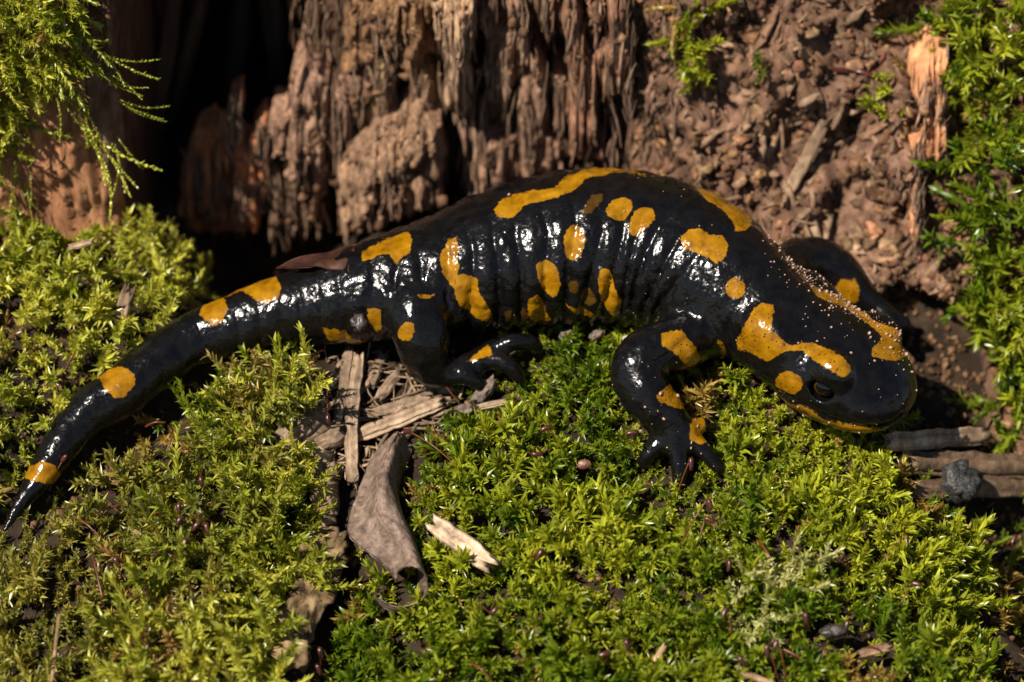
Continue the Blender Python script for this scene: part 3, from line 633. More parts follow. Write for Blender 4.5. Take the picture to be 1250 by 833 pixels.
# ================================================================== moss
def shoot(kind, r):
    """one moss shoot along +z: leaf vertices (n,7,3)"""
    if kind == 'star':   Ls, nl, ll, lw, a0, a1, st = .48, 27, .25, .056, 54, 8, .26
    elif kind == 'feather': Ls, nl, ll, lw, a0, a1, st = 1.15, 56, .195, .040, 48, 14, .05
    elif kind == 'tiny': Ls, nl, ll, lw, a0, a1, st = .62, 18, .24, .065, 62, 14, .3
    elif kind == 'string': Ls, nl, ll, lw, a0, a1, st = 1.5, 46, .10, .045, 38, 20, .02
    else:                Ls, nl, ll, lw, a0, a1, st = .62, 36, .19, .044, 60, 14, .2
    s = st+(1-st)*np.linspace(0, 1, nl)**.85; ph = np.arange(nl)*2.39996+r.uniform(0, 6)+r.normal(0, .2, nl)
    be = r.uniform(.15, .55)*Ls; bd_ = r.uniform(0, 2*pi)
    cx = be*s**2; stem = np.stack([cx*cos(bd_), cx*sin(bd_), Ls*s], -1)
    ang = np.radians(a0+(a1-a0)*s**1.4+r.normal(0, 9, nl)); rad = np.stack([np.cos(ph), np.sin(ph), 0*ph], -1)
    tdir = norm(np.stack([2*be*s*cos(bd_), 2*be*s*sin(bd_), Ls+0*s], -1)); rad = norm(rad-(rad*tdir).sum(1, keepdims=True)*tdir)
    dl = np.cos(ang)[:, None]*tdir+np.sin(ang)[:, None]*rad; sd = norm(np.cross(tdir, rad)); nr = np.cross(dl, sd)
    l_ = ll*(.75+.5*r.random(nl))*(1-.25*np.abs(s-.6)); w_ = lw*(.8+.4*r.random(nl)); cu = r.normal(.16, .30, nl)*l_
    l_, w_, cu = l_[:, None], w_[:, None], cu[:, None]; keel = .35*w_
    tw = r.normal(0, .5, (nl, 1)); pts = []
    for t_, wd_ in (((0, .42), (.35, .62), (.7, .40)) if kind in ('star', 'feather') else ((0, .42), (.45, .62))):
        c = stem+dl*l_*(t_-.10*t_*t_)-nr*cu*t_*t_; sdt = sd*np.cos(tw*t_)+nr*np.sin(tw*t_)
        pts += [c-sdt*w_*wd_, c-nr*keel*(1-.5*t_), c+sdt*w_*wd_]
    pts.append(stem+dl*l_*.9-nr*cu)
    return np.stack(pts, 1)
LFA = {10: (np.array([[0, 1, 4, 3], [1, 2, 5, 4], [3, 4, 7, 6], [4, 5, 8, 7]]), np.array([[6, 7, 9], [7, 8, 9]])), 7: (np.array([[0, 1, 4, 3], [1, 2, 5, 4]]), np.array([[3, 4, 6], [4, 5, 6]]))}
LOW = [([(770,515),(880,505),(900,570),(885,612),(820,640),(775,610)],.42),([(570,405),(665,400),(680,450),(650,490),(590,500)],.42),([(870,450),(900,470),(1090,520),(1100,560),(1000,575),(890,530)],.45),([(1000,790),(1000,760),(1040,760),(1045,800),(1000,810)],.6)]
LOW.append(([(-20,680),(-20,610),(30,590),(85,565),(100,600),(60,650),(30,690)],.5))
OBST = [[(478,522),(500,540),(500,610),(510,660),(530,705),(520,735),(490,752),(452,745),(455,730),(480,715),(425,660),(420,640),(438,580),(460,545)],
 [(520,632),(540,640),(608,680),(600,698),(585,696),(520,650)],[(560,490),(600,455),(612,462),(598,495),(575,512),(558,508)],[(988,760),(1045,756),(1045,785),(990,786)],[(700,557),(726,557),(726,577),(700,577)],
 [(1075,525),(1210,522),(1290,560),(1290,620),(1180,625),(1130,605),(1105,560)],[(385,545),(412,548),(418,650),(428,690),(410,740),(378,825),(352,820),(352,790),(372,735),(392,660),(385,600)],
 [(140,392),(150,355),(164,362),(155,398)],[(400,425),(450,425),(560,470),(560,500),(440,600),(420,600),(400,530),(345,550),(340,530),(390,500)],[(1045,785),(1090,780),(1090,808),(1045,812)]]
LIB = {k: [shoot(k, np.random.default_rng(q+100)) for q in range(14)] for k in ('star', 'feather', 'string', 'mid', 'tiny')}
def moss(name, pos, dirs, scale, kind, cols, label, seed=0):
    r = np.random.default_rng(seed); VV, CC = [], []; lib = LIB[kind]; nv = lib[0].shape[1]; LF4, LF3 = LFA[nv]
    pick = r.integers(0, len(lib), len(pos)); spin = r.uniform(0, 2*pi, len(pos))
    up = norm(dirs); ref = np.where(np.abs(up[:, :1]) > .9, np.array([[0, 1., 0]]), np.array([[1., 0, 0]])); a = norm(np.cross(up, ref)); b = np.cross(up, a)
    a2 = np.cos(spin)[:, None]*a+np.sin(spin)[:, None]*b; b2 = np.cross(up, a2)
    for k in range(len(lib)):
        m_ = pick == k
        if not m_.any(): continue
        T = lib[k].reshape(-1, 3)*1.0
        V = pos[m_][:, None]+scale[m_][:, None, None]*(T[None, :, :1]*a2[m_][:, None]+T[None, :, 1:2]*b2[m_][:, None]+T[None, :, 2:]*up[m_][:, None])
        nl = len(lib[k]); c = np.repeat(cols[m_], nl*nv, 0).reshape(m_.sum(), nl, nv, 3)
        c = c*(1+.18*r.normal(size=(m_.sum(), nl, 1, 1))); VV.append(V.reshape(-1, 3)); CC.append(np.clip(c, .002, .9).reshape(-1, 3))
    V = np.vstack(VV); C = np.vstack(CC); n = len(V)//nv; o = (np.arange(n)*nv)[:, None, None]
    me = mesh_np(name, V, (LF4[None]+o).reshape(-1, 4), (LF3[None]+o).reshape(-1, 3), M['moss'], C)
    add(name, me, None, label, 'moss', kind='stuff')
def moss_cols(pos, c_a, c_b, c_brown, brown, seed):
    r = np.random.default_rng(seed); n = len(pos)
    t = np.clip(.5+.9*vnoise(pos*.8, seed)+r.normal(0, .25, n), 0, 1)[:, None]; c = np.array(c_a)*(1-t)+np.array(c_b)*t
    br = (fbm(pos*.7, 2, seed+3)+r.normal(0, .22, n) > 1-brown)[:, None]; return np.where(br, np.array(c_brown)*(.7+.6*r.random((n, 1))), c)
def scatter_ground(polys, dens, seed, holes=()):
    r = np.random.default_rng(seed); x = r.uniform(-13, 12.5, int(dens*25.5*18)); y = r.uniform(-11.5, 6.5, len(x)); z = ground(x, y, False)
    p = np.stack([x, y, z], -1); q, _ = project(p); k = np.zeros(len(x), bool)
    for poly in polys: k |= inside(q, poly)
    for poly in holes: k &= ~inside(q, poly)
    x, y = x[k], y[k]; p = np.stack([x, y, ground(x, y)], -1); nr = gnormal(x, y)
    q, _ = project(p); off = (q[:, 0] < -50) | (q[:, 0] > 1300) | (q[:, 1] > 890)
    k = r.random(len(x)) < np.minimum(1/np.maximum(nr[:, 2], .3)/2.2, 1)*np.where(off, .35, 1); return p[k], nr[k], r
def sal_dist(p): 
    inb = ((p > G0) & (p < G0+(GN-1)*H_)).all(1); return np.where(inb, grid_at(D, p), 9)
def ground_moss(name, polys, dens, kind, sc, tilt, cols, label, seed, holes=(), lift=0.0, clump=.0, lean=(0, -.25, .35), tuft=0):
    p, nr, r = scatter_ground(polys, dens*2.2, seed, holes)
    n = len(p); d = norm(nr+np.array(lean)+r.normal(0, tilt, (n, 3))); s = sc*(.65+.7*r.random(n))*(1+clump*vnoise(p*1.3, seed+9))
    if tuft and n > 20:
        cn = r.choice(n, max(4, int(n/tuft)), False); nn_ = np.zeros(n, int)
        for c0 in range(0, n, 500): nn_[c0:c0+500] = np.argmin(((p[c0:c0+500, None]-p[cn][None])**2).sum(-1), 1)
        off = p-p[cn][nn_]; rr = np.linalg.norm(off, axis=1)/.30; dome = np.clip(1-rr**2, 0, 1)
        p = p+nr*(.26*dome*r.uniform(.6, 1.2, len(cn))[nn_])[:, None]; d = norm(d+off*1.9); s = s*(.72+.38*dome)
    for ob in OBST:
        q0, _ = project(p); q1, _ = project(p+d*s[:, None]*.5); kk = ~(inside(q0, ob) | inside(q1, ob)); p, d, s = p[kk], d[kk], s[kk]
    for lo_, f_ in LOW:
        q0, _ = project(p+d*s[:, None]*.3); s = np.where(inside(q0, lo_), s*f_, s)
    tip = p+d*s[:, None]*(.45 if kind != 'feather' else .85)
    k = (sal_dist(tip) > .03) & (sal_dist(p+d*s[:, None]*.2) > .0); p, d, s = p[k]-d[k]*.06, d[k], s[k]
    moss(name, p, d, s, kind, moss_cols(p, *cols, seed), label, seed); return len(p)
R_POLY = [(530,520),(560,470),(610,425),(640,395),(760,380),(900,470),(1040,515),(1090,530),(1120,590),(1165,660),(1190,740),(1210,900),(1210,1000),(380,1000),(400,830),(430,740),(470,730),(500,640),(520,580)]
L_POLY = [(250,520),(290,460),(330,440),(385,470),(395,560),(380,600),(395,690),(340,740),(330,840),(320,1000),(-150,1000),(-150,640),(0,650),(80,600),(130,570),(200,600),(240,600)]
L1_POLY = [(250,520),(290,460),(330,440),(385,470),(395,560),(380,600),(395,690),(350,740),(335,840),(330,1000),(120,1000),(150,830),(180,740),(230,650)]
B_POLY = [(-150,280),(0,285),(60,290),(110,300),(165,290),(210,330),(235,365),(210,400),(130,470),(60,560),(0,640),(-150,760)]
GREEN = ((.095,.150,.005), (.36,.375,.022), (.30,.20,.045))
LIME = ((.20,.235,.014), (.48,.46,.065), (.30,.21,.055))
OLIVE = ((.13,.14,.016), (.33,.29,.05), (.26,.16,.05))
cnt = []
cnt.append(ground_moss('moss_cushion', [R_POLY], 36, 'star', .80, .24, (*GREEN, .22), 'bright green moss cushion under the front leg and head', 1, clump=.3, tuft=7))
cnt.append(ground_moss('moss_cushion', [L1_POLY], 24, 'feather', .92, .55, (*LIME, .25), 'pale feathery moss mound in front of the tail', 2, clump=.3))
cnt.append(ground_moss('moss_cushion', [L_POLY], 26, 'mid', .85, .4, (*OLIVE, .4), 'dull olive moss carpet below the tail around the feathery mound', 12, tuft=8))
_ob = OBST; OBST = []; _lw = LOW; LOW = []
cnt.append(ground_moss('moss_carpet', [R_POLY], 24, 'tiny', .45, .3, (*GREEN, .35), 'low green moss carpet between the shoots of the bright cushion', 43))
cnt.append(ground_moss('moss_carpet', [L_POLY, B_POLY, [(500,560),(430,660),(420,760),(520,760)]], 14, 'tiny', .42, .3, (*OLIVE, .45), 'low olive moss carpet on the soil around the tail tip', 44))
cnt.append(ground_moss('moss_carpet', [[(855,455),(900,470),(1000,520),(1090,535),(1090,570),(980,590),(890,610),(870,560),(860,500)]], 34, 'tiny', .52, .3, (*GREEN, .3), 'low green moss in the shade under the chin', 45))
OBST = _ob; LOW = _lw
cnt.append(ground_moss('moss_patch', [[(905,715),(935,690),(985,690),(1010,720),(1000,755),(950,775),(905,790),(890,760)]], 20, 'feather', .75, .5, ((.36,.37,.12), (.50,.48,.20), (.4,.35,.18), .1), 'whitish pale moss patch within the bright cushion', 41))
cnt.append(ground_moss('moss_patch', [[(255,540),(285,460),(330,440),(360,480),(350,560),(310,600),(270,590)]], 14, 'feather', .7, .5, ((.30,.24,.05), (.40,.30,.10), (.34,.22,.08), .5), 'straw coloured dry moss on the crest of the feathery mound', 42))
cnt.append(ground_moss('moss_cushion', [B_POLY], 32, 'mid', .9, .36, (*LIME, .14), 'lime green moss bank behind the tail tip', 3, clump=.25, tuft=7))
cnt.append(ground_moss('moss_cushion', [[(200,470),(420,395),(470,470),(380,470),(300,470),(240,560),(150,620)]], 9, 'mid', .8, .35, (*GREEN, .5), 'sparse dark moss shaded beneath the tail', 4))
cnt.append(ground_moss('moss_cushion', [[(1130,610),(1400,600),(1400,1000),(1200,1000),(1200,760),(1150,640)]], 6, 'mid', .9, .4, (*GREEN, .45), 'sparse dark moss beside the weathered plank', 5))
def wall_moss(name, poly, dens, kind, sc, dirv, tilt, cols, label, seed, y0, lean, bulge=.3):
    r = np.random.default_rng(seed); q = np.array(poly, float); lo, hi = q.min(0), q.max(0); ar = np.prod(hi-lo)/PXCM**2
    p2 = r.uniform(lo, hi, (int(ar*dens), 2)); p2 = p2[inside(p2, q)]
    p = PY(p2[:, 0], p2[:, 1], y0, lean); ed = seg_dist(p2, q, True)/PXCM; p[:, 1] -= bulge*np.minimum(ed*1.2, 1)+.18*fbm(p*1.2, 2, seed)
    n = len(p); d = norm(np.array(dirv)+r.normal(0, tilt, (n, 3))); s = sc*(.6+.8*r.random(n))
    moss(name, p, d, s, kind, moss_cols(p, *cols, seed), label, seed); return n
cnt.append(wall_moss('hanging_moss', [(-160,-60),(85,-60),(100,10),(105,50),(75,75),(45,90),(20,140),(-5,180),(-160,180)], 25, 'feather', .64, (.35,-.6,-.45), .35, (*LIME, .15), 'moss hanging over the orange wood block', 6, 2.0, .1, .35))
cnt.append(wall_moss('hanging_moss', [(-160,-60),(80,-60),(95,10),(90,45),(60,70),(35,85),(10,140),(-15,180),(-160,180)], 20, 'mid', .95, (.3,-.6,-.2), .45, (*LIME, .2), 'clumped moss tufts on top of the orange wood block', 61, 1.9, .1, .3))
cnt.append(wall_moss('wall_moss', [(1165,-60),(1350,-60),(1350,640),(1245,560),(1215,470),(1190,330),(1165,230),(1175,120),(1140,30)], 20, 'mid', 1.2, (-.2,-.6,.1), .4, (*GREEN, .12), 'thick green moss climbing the right edge of the stump', 7, 1.7, .6, .5))
cnt.append(wall_moss('wall_moss', [(825,0),(865,-20),(862,60),(872,110),(860,135),(840,120),(832,50)], 30, 'mid', .85, (-.1,-.6,.1), .4, (*GREEN, .1), 'narrow moss tuft in the crack of the rotten wood', 8, 3.6, .1, .2))
cnt.append(wall_moss('wall_moss', [(1065,90),(1085,60),(1098,75),(1090,110),(1082,150),(1062,140)], 34, 'mid', .7, (-.1,-.6,.2), .4, (*GREEN, .1), 'tiny moss sprigs beside the thin purple twig', 9, 1.8, .55, .1))
cnt.append(wall_moss('wall_moss', [(915,58),(932,62),(935,85),(918,82)], 50, 'mid', .6, (-.1,-.6,.2), .4, (*GREEN, .0), 'single small moss sprig on the crumbling wood', 10, 1.8, .55, .1))
# hanging strings of moss in front of the orange block
strs = [(20,200,-.5,60),(30,215,-.3,40),(100,150,.35,75),(115,170,.4,60),(140,170,.2,50),(85,110,.35,50),(135,95,.9,40),(150,125,.75,40),(60,95,.3,60),(120,60,.6,50)]
pp, dd, ss = [], [], []
for x0, y0, lx, ln in strs:
    for q in range(3):
        p0 = PY(x0+random.uniform(-6, 6), y0+random.uniform(-8, 8), 1.75, .1); pp.append(p0); dd.append((lx*.6+.25+random.uniform(-.1, .1), -.25, -.8+max(0, lx)*.6)); ss.append(ln/75*random.uniform(.7, 1.1))
moss('hanging_moss', np.array(pp), np.array(dd), np.array(ss), 'string', moss_cols(np.array(pp), *LIME, .15, 31), 'thin moss strings dangling down the orange wood', 31)
print('shoots', cnt)

# ================================================================== loose fibres on the stump
def fibre_batch(pts, dirs, ln, wd, tint, seed):
    """many thin wood splinters joined into one mesh: 6-sided, 4 rings"""
    r = np.random.default_rng(seed); n = len(pts); seg = 6; s = np.array([-.5, -.2, .2, .5]); env = np.array([.35, 1, .9, .3])
    ax = norm(dirs); a = norm(np.cross(ax, norm(r.normal(size=(n, 3))))); b = np.cross(ax, a); th = np.arange(seg)/seg*2*pi
    bend = r.normal(0, .045, n)
    V = pts[:, None, None]+ (s[None, :, None, None]*ln[:, None, None, None])*ax[:, None, None]
    V = V + (env[None, :, None, None]*wd[:, None, None, None])*(np.cos(th)[None, None, :, None]*a[:, None, None]+.5*np.sin(th)[None, None, :, None]*b[:, None, None])*r.uniform(.6, 1.3, (n, 4, seg, 1))
    V = V + (bend*ln)[:, None, None, None]*(1-4*s**2)[None, :, None, None]*a[:, None, None]
    F = (gridfaces(4, seg, True)[None]+(np.arange(n)*4*seg)[:, None, None]).reshape(-1, 4)
    return V.reshape(-1, 3), F, np.repeat(tint, 4*seg, 0)
n = 1800; x = rng.uniform(-4.2, 3.0, n); z = rng.uniform(-.5, 6.5, n); pts = wall_pt(x, z); pts[:, 1] -= rng.uniform(.3, 2.0, n)*(x < 2.2)
dirs = np.stack([rng.normal(0, .16, n), rng.normal(0, .15, n), np.ones(n)], -1)
V1, F1, C1 = fibre_batch(pts, dirs, rng.uniform(.25, 1.1, n), rng.uniform(.015, .05, n), rng.uniform(.5, 1.35, n)[:, None]*np.array([[1, .9, .8]]), 1)
add('loose_fibres', mesh_np('loose_fibres', V1, F1, None, M['slab'], C1), stump, at=(0, 6, -.1), kind='stuff')
n = 1700; x = rng.uniform(1.6, 9, n); z = rng.uniform(-2.2, 6.5, n); pts = wall_pt(x, z); pts[:, 1] -= rng.uniform(0, .12, n)
dirs = rng.normal(size=(n, 3))*np.array([.8, .5, 1.5]); ln = .10+.6*rng.uniform(0, 1, n)**2.5
V1, F1, C1 = fibre_batch(pts, dirs, ln, ln*rng.uniform(.08, .22, n), rng.uniform(.45, 1.1, n)[:, None]*np.array([[1, .85, .75]]), 2)
add('loose_fibres', mesh_np('loose_fibres', V1, F1, None, M['splint'], C1), stump, at=(0, 6, -.1), kind='stuff')
# crumbs clinging to the rotten columns
n = 700; x = rng.uniform(-4.4, 2.4, n); z = rng.uniform(0, 6, n); pts = wall_pt(x, z); pts[:, 1] -= rng.uniform(.6, 2.2, n)*(1-.8*sst(.8, 2.4, x))
k = vnoise(pts*1.1, 88) > .15; pts = pts[k]; n = len(pts)
V1, F1, C1 = lumps(pts, .03+.08*rng.uniform(0, 1, n)**2, rng.uniform(.6, 1.3, n)[:, None]*np.ones((1, 3)), 2, .5, .6, 8)
add('clinging_crumbs', mesh_np('clinging_crumbs', V1, None, F1, M['crumb'], C1), stump, at=(0, 6, -.1), kind='stuff')

cp_, fp_ = [], []
for V, crum, mt in EXTRA:
    k = rng.integers(0, len(V), 70 if crum else 6); cp_.append(V[k]-np.array([0, .03, 0])); k = rng.integers(0, len(V), 35 if crum else 42); fp_.append(V[k]-np.array([0, .04, 0]))
cp_ = np.vstack(cp_); n = len(cp_); V1, F1, C1 = lumps(cp_,   .025+.065*rng.uniform(0, 1, n)**2.4, (.55+.9*rng.uniform(0, 1, n))[:, None]*np.array([[1.0, .95, .9]]), 1, .6, .7, 9)
add('clinging_crumbs', mesh_np('clinging_crumbs', V1, None, F1, M['crumb'], C1), stump, at=(0, 6, -.1), kind='stuff')
fp_ = np.vstack(fp_); n = len(fp_); dirs = np.stack([rng.normal(0, .12, n), rng.normal(-.03, .08, n), np.ones(n)], -1)
V1, F1, C1 = fibre_batch(fp_, dirs, rng.uniform(.2, 1.1, n), rng.uniform(.010, .034, n), (.7+1.1*rng.uniform(0, 1, n))[:, None]*np.array([[1.05, .97, .88]]), 5)
add('loose_fibres', mesh_np('loose_fibres', V1, F1, None, M['slab'], C1), stump, at=(0, 6, -.1), kind='stuff')

# ================================================================== loose things
def gd(px, py, up=0.0):
    """depth at which the pixel ray meets the ground raised by `up`"""
    d = np.linspace(-7, 8, 600); p = P(np.full(600, float(px)), np.full(600, float(py)), d); h = p[:, 2]-ground(p[:, 0], p[:, 1])-up
    i = np.argmax(h < 0); return d[i] if h[i] < 0 else 0.0
def thing(name, V, F4, F3, mt, label, cat, col=None, group=None, at=None, smooth=True):
    me = mesh_np(name, V, F4, F3, M[mt], col, smooth=smooth); a = V.mean(0).copy() if at is None else at
    return add(name, me, None, label, cat, group, at=a)
GW = 'splinters of weathered wood beneath the hind leg'
SPL = [((426,428),(411,524),.20,.16,'upright grey splinter leaning against the tail base',-.02,.45,.15),
 ((439,433),(431,590),.19,.14,'long upright grey splinter reaching down to the curled leaf',.03,.4,.2),
 ((438,532),(535,492),.22,.14,'bright cream splinter lying slanted in front of the hind foot',0,.25,.35),
 ((445,508),(528,484),.16,.12,'thin grey splinter lying above the bright cream splinter',0,.2,.2),
 ((462,488),(488,455),.17,.12,'short splinter tilted up towards the hind knee',0,.25,.25),
 ((346,541),(397,506),.42,.22,'thick pale wood stub beside the brownish moss',0,.3,.3),
 ((386,546),(426,526),.26,.16,'stubby weathered splinter at the head of the bark plate',0,.3,.3),
 ((500,500),(548,486),.24,.15,'greyish wood fragment pressed under the hind toes',0,.2,.2),
 ((480,515),(505,470),.15,.10,'narrow brown splinter half buried under the hind foot',0,.15,.15),
 ((405,470),(420,442),.14,.10,'small splinter stub behind the upright splinters',0,.3,.1),
 ((452,470),(470,428),.20,.12,'pale flat splinter standing under the hind thigh',0,.35,.0),
 ((520,470),(560,480),.16,.10,'short grey splinter beneath the lowest hind toe',0,.2,.1)]
for i, (a, b, w_, t_, lb, bend, u0, u1) in enumerate(SPL):
    p0 = P(*a, gd(*a, u0)); p1 = P(*b, gd(*b, u1))
    V, F4, F3, c = splinter(p0, p1, w_, t_, seed=i, bend=bend, n=18, seg=26, fibre=.38)
    thing('wood_splinter', V, F4, F3, 'splint', lb, 'wood splinter', c*(.82 if i != 2 else 1.25)*np.array([1, .95, .9]), GW)
OTH = [((530,640),(598,688),.30,.18,.62,.55,'splint',(1.75,1.75,1.65),'bleached cream wood chip lying on the moss beside the curled leaf','wood chip'),
 ((1085,541),(1202,533),.34,.16,.5,.5,'splint',(1.35,1.25,1.1),'pale grey flat stick lying past the snout tip','stick'),
 ((1105,566),(1275,573),.42,.3,.15,.2,'splint',(.62,.54,.46),'weathered brown plank behind the flaky grey lump','plank'),
 ((1110,598),(1275,592),.36,.28,.1,.1,'splint',(.55,.47,.4),'lower weathered plank partly hidden by the flaky grey lump','plank'),
 ((1222,575),(1262,590),.09,.06,.45,.4,'splint',(1.1,.9,.7),'small pale sliver lying across the weathered plank','wood sliver'),
 ((146,395),(157,358),.24,.16,.55,.75,'splint',(.75,.68,.62),'grey wood bit standing in the lime green moss bank','wood bit'),
 ((585,497),(618,490),.10,.06,.35,.35,'splint',(.9,.9,.85),'tiny grey twig beside the rough lump','twig'),
 ((85,302),(112,296),.10,.06,.75,.75,'splint',(1.4,1.3,1.15),'little cream chip on top of the lime moss bank','wood chip'),
 ((655,770),(700,758),.10,.05,.45,.5,'splint',(.7,.5,.45),'small brown scrap lying in the bright moss','leaf scrap'),
 ((905,820),(945,836),.09,.07,.5,.5,'splint',(1.1,.95,.75),'pale twig poking from the moss below the dark pellet','twig'),
 ((795,812),(812,790),.09,.06,.55,.6,'splint',(1.2,1.1,.9),'short pale twig upright in the bright moss','twig'),
 ((62,838),(72,750),.045,.04,.6,.9,'splint',(.9,.75,.55),'straw coloured stalk rising from the feathery moss','stalk'),
 ((1050,800),(1085,790),.14,.07,.5,.55,'splint',(.75,.62,.5),'ragged brown bark scrap in the moss beside the dark pellet','bark scrap'),
 ((150,590),(135,575),.20,.12,.4,.5,'splint',(.75,.55,.48),'crumbly brown wood bit below the tail tip ring','wood bit'),
 ((165,650),(190,675),.14,.08,.5,.5,'splint',(.95,.8,.65),'pale wood sliver between the mosses below the red stems','wood sliver')]
for i, (a, b, w_, t_, u0, u1, mt, tn_, lb, ct) in enumerate(OTH):
    V, F4, F3, c = splinter(P(*a, gd(*a, u0+.1)), P(*b, gd(*b, u1+.1)), w_, t_, seed=30+i, n=18, seg=26, fibre=.34)
    thing(ct.replace(' ', '_'), V, F4, F3, mt, lb, ct, c*np.array(tn_))
n = 420; r_ = np.random.default_rng(77); px_ = r_.uniform(345, 570, n); py_ = r_.uniform(425, 600, n); k = inside(np.c_[px_, py_], [(395,430),(470,425),(560,465),(575,500),(520,530),(490,560),(440,600),(420,590),(350,550),(345,530)]); px_, py_ = px_[k], py_[k]; n = len(px_)
pts = np.array([P(x, y, gd(x, y, u)) for x, y, u in zip(px_, py_, r_.uniform(.08, .3, n))]); an = r_.normal(.5, .9, n); dirs = np.cos(an)[:, None]*RT+np.sin(an)[:, None]*UP*.8+r_.normal(0, .2, (n, 3))
V1, F1, C1 = fibre_batch(pts, dirs, .15+.55*r_.uniform(0, 1, n)**1.6, r_.uniform(.012, .04, n), (.4+.8*r_.uniform(0, 1, n))[:, None]*np.array([[1, .92, .82]]), 78)
add('wood_litter', mesh_np('wood_litter', V1, F1, None, M['splint'], C1), None, 'tangled thin grey wood fibres under the hind leg splinters', 'wood litter', kind='stuff')
# splinters on the crumbling slope
WS = [((1008,148),(962,235),.20,.12,(.95,.85,.75),'long grey splinter leaning on the crumbling slope'),
 ((918,128),(937,150),.16,.1,(1.2,1.0,.75),'pale stubby splinter high on the crumbling slope'),
 ((948,160),(935,195),.13,.09,(.95,.75,.6),'short reddish splinter above the long grey splinter base'),
 ((950,8),(928,55),.12,.09,(.75,.55,.45),'brown splinter at the top of the crumbling slope'),
 ((968,50),(992,75),.16,.10,(1.1,.85,.65),'curved pale splinter near the top of the slope'),
 ((1010,262),(998,312),.20,.12,(.9,.8,.7),'upright splinter behind the raised far arm'),
 ((1032,290),(1052,312),.22,.12,(1.0,.85,.72),'rounded wood flake behind the far arm elbow'),
 ((1148,345),(1205,418),.26,.12,(1.05,.9,.75),'broad pale splinter on the slope below the mossy edge'),
 ((1052,168),(1080,150),.14,.1,(.8,.6,.5),'dark splinter stub beside the purple twig moss'),
 ((985,255),(1000,295),.18,.12,(.95,.85,.75),'weathered flake standing at the far shoulder'),
 ((1058,295),(1090,298),.18,.1,(1.15,.95,.75),'flat cream flake above the far hand'),
 ((1062,316),(1090,318),.13,.09,(1.1,.85,.7),'small oval flake above the far hand')]
for i, (a, b, w_, t_, tn_, lb) in enumerate(WS):
    def wp(q):
        y = np.linspace(-1, 9, 500); p = np.array([PY(q[0], q[1], yy) for yy in y]); h = p[:, 1]-wall_pt(p[:, 0], p[:, 2])[:, 1]; k = np.argmax(h > -.10); return p[k]
    V, F4, F3, c = splinter(wp(a), wp(b), w_, t_, seed=60+i, n=14, seg=12)
    thing('wood_splinter', V, F4, F3, 'splint', lb, 'wood splinter', c*np.array(tn_), 'splinters lying on the crumbling slope')
V, F4, F3 = tube(catmull([wp(q) for q in ((1018,85),(1050,88),(1080,98),(1110,104),(1135,103))], 20), np.linspace(.05, .025, 20), 7, rough=.3)
thing('twig', V, F4, F3, 'caps', 'thin purple brown twig lying across the crumbling slope', 'twig')
# bark plates in the trough
def ground_plate(poly, up, thick, label, name, mt, tn_, seed, cat, holes=.0, rough=.20):
    q = np.array(poly, float); c = q.mean(0); N_, K = 90, 16
    L_ = np.r_[0, np.cumsum(np.linalg.norm(np.diff(np.vstack([q, q[:1]]), axis=0), axis=1))]; s = np.linspace(0, L_[-1], N_, endpoint=False); qq = np.vstack([q, q[:1]])
    b = np.stack([np.interp(s, L_, qq[:, k]) for k in (0, 1)], -1); b += 4*np.stack([fbm(np.stack([b[:, 0]*.12, b[:, 1]*.12, 0*s+seed], -1), 3, k) for k in (1, 2)], -1)
    r = np.linspace(0, 1, K+1)[1:]; pp = np.vstack([c[None]]+[c+(b-c)*k for k in r]); R = np.r_[0, np.repeat(r, N_)]
    dc = np.array([gd(x, y, up) for x, y in q]); Aq = np.c_[q, np.ones(len(q))]; co = np.linalg.lstsq(Aq, dc, rcond=None)[0]
    d = np.c_[pp, np.ones(len(pp))]@co; V = P(pp[:, 0], pp[:, 1], d); V += -FW*(thick*(1-R**4)+rough*fbm(V*2.5+seed, 4, seed)+.05*fbm(V*9, 2, seed+1))[:, None]
    sh = V[-N_:]+FW*.5; V = np.vstack([V, sh]); j = np.arange(N_); j2 = (j+1) % N_
    F3 = np.stack([0*j, 1+j2, 1+j], -1); F4 = np.vstack([np.stack([1+k*N_+j, 1+k*N_+j2, 1+(k+1)*N_+j2, 1+(k+1)*N_+j], -1) for k in range(K)])
    col = np.array(tn_)*(1+.3*fbm(V*2, 3, seed+5))[:, None]
    return thing(name, V, F4, F3, mt, label, cat, col)
ground_plate([(378,545),(405,548),(412,580),(410,640),(395,645),(376,600)], .5, .1, 'upper pale bark strip left of the curled leaf', 'bark_strip', 'bark', (1.05,1,.95), 3, 'bark')
ground_plate([(392,640),(424,650),(422,690),(405,735),(385,770),(372,822),(345,815),(325,790),(345,735),(365,700),(360,660)], .60, .12, 'large ragged bark plate running down beside the feathery moss', 'bark_plate', 'bark', (.85,.74,.6), 4, 'bark')
# curled dead leaf
rows = [[(480,531),(483,529),(487,528),(491,530),(494,533)],[(456,556),(467,551),(478,549),(489,556),(502,552)],[(441,590),(454,587),(468,582),(481,590),(488,600)],[(424,645),(444,632),(468,620),(489,626),(494,640)],
 [(441,668),(462,656),(484,648),(503,656),(506,672)],[(470,692),(483,680),(502,678),(515,690),(510,704)],[(483,712),(488,696),(507,692),(521,706),(514,722)]]
dof_ = [[.35,.4,.4,.35,.2],[.40,.65,.95,.6,.1],[.45,.62,1.15,.8,.1],[.62,.62,1.10,.9,.1],[.75,.72,1.15,.85,.1],[.85,.80,1.2,.9,.15],[.6,.95,1.2,.9,.3]]
CP = np.array([[P(*q, gd(470, 500+(q[1]-500), 0)-u) for q, u in zip(rw, dv)] for rw, dv in zip(rows, dof_)])
g1 = np.array([catmull(CP[:, k], 40) for k in range(5)]).transpose(1, 0, 2); G = np.array([catmull(g1[i], 30) for i in range(40)])
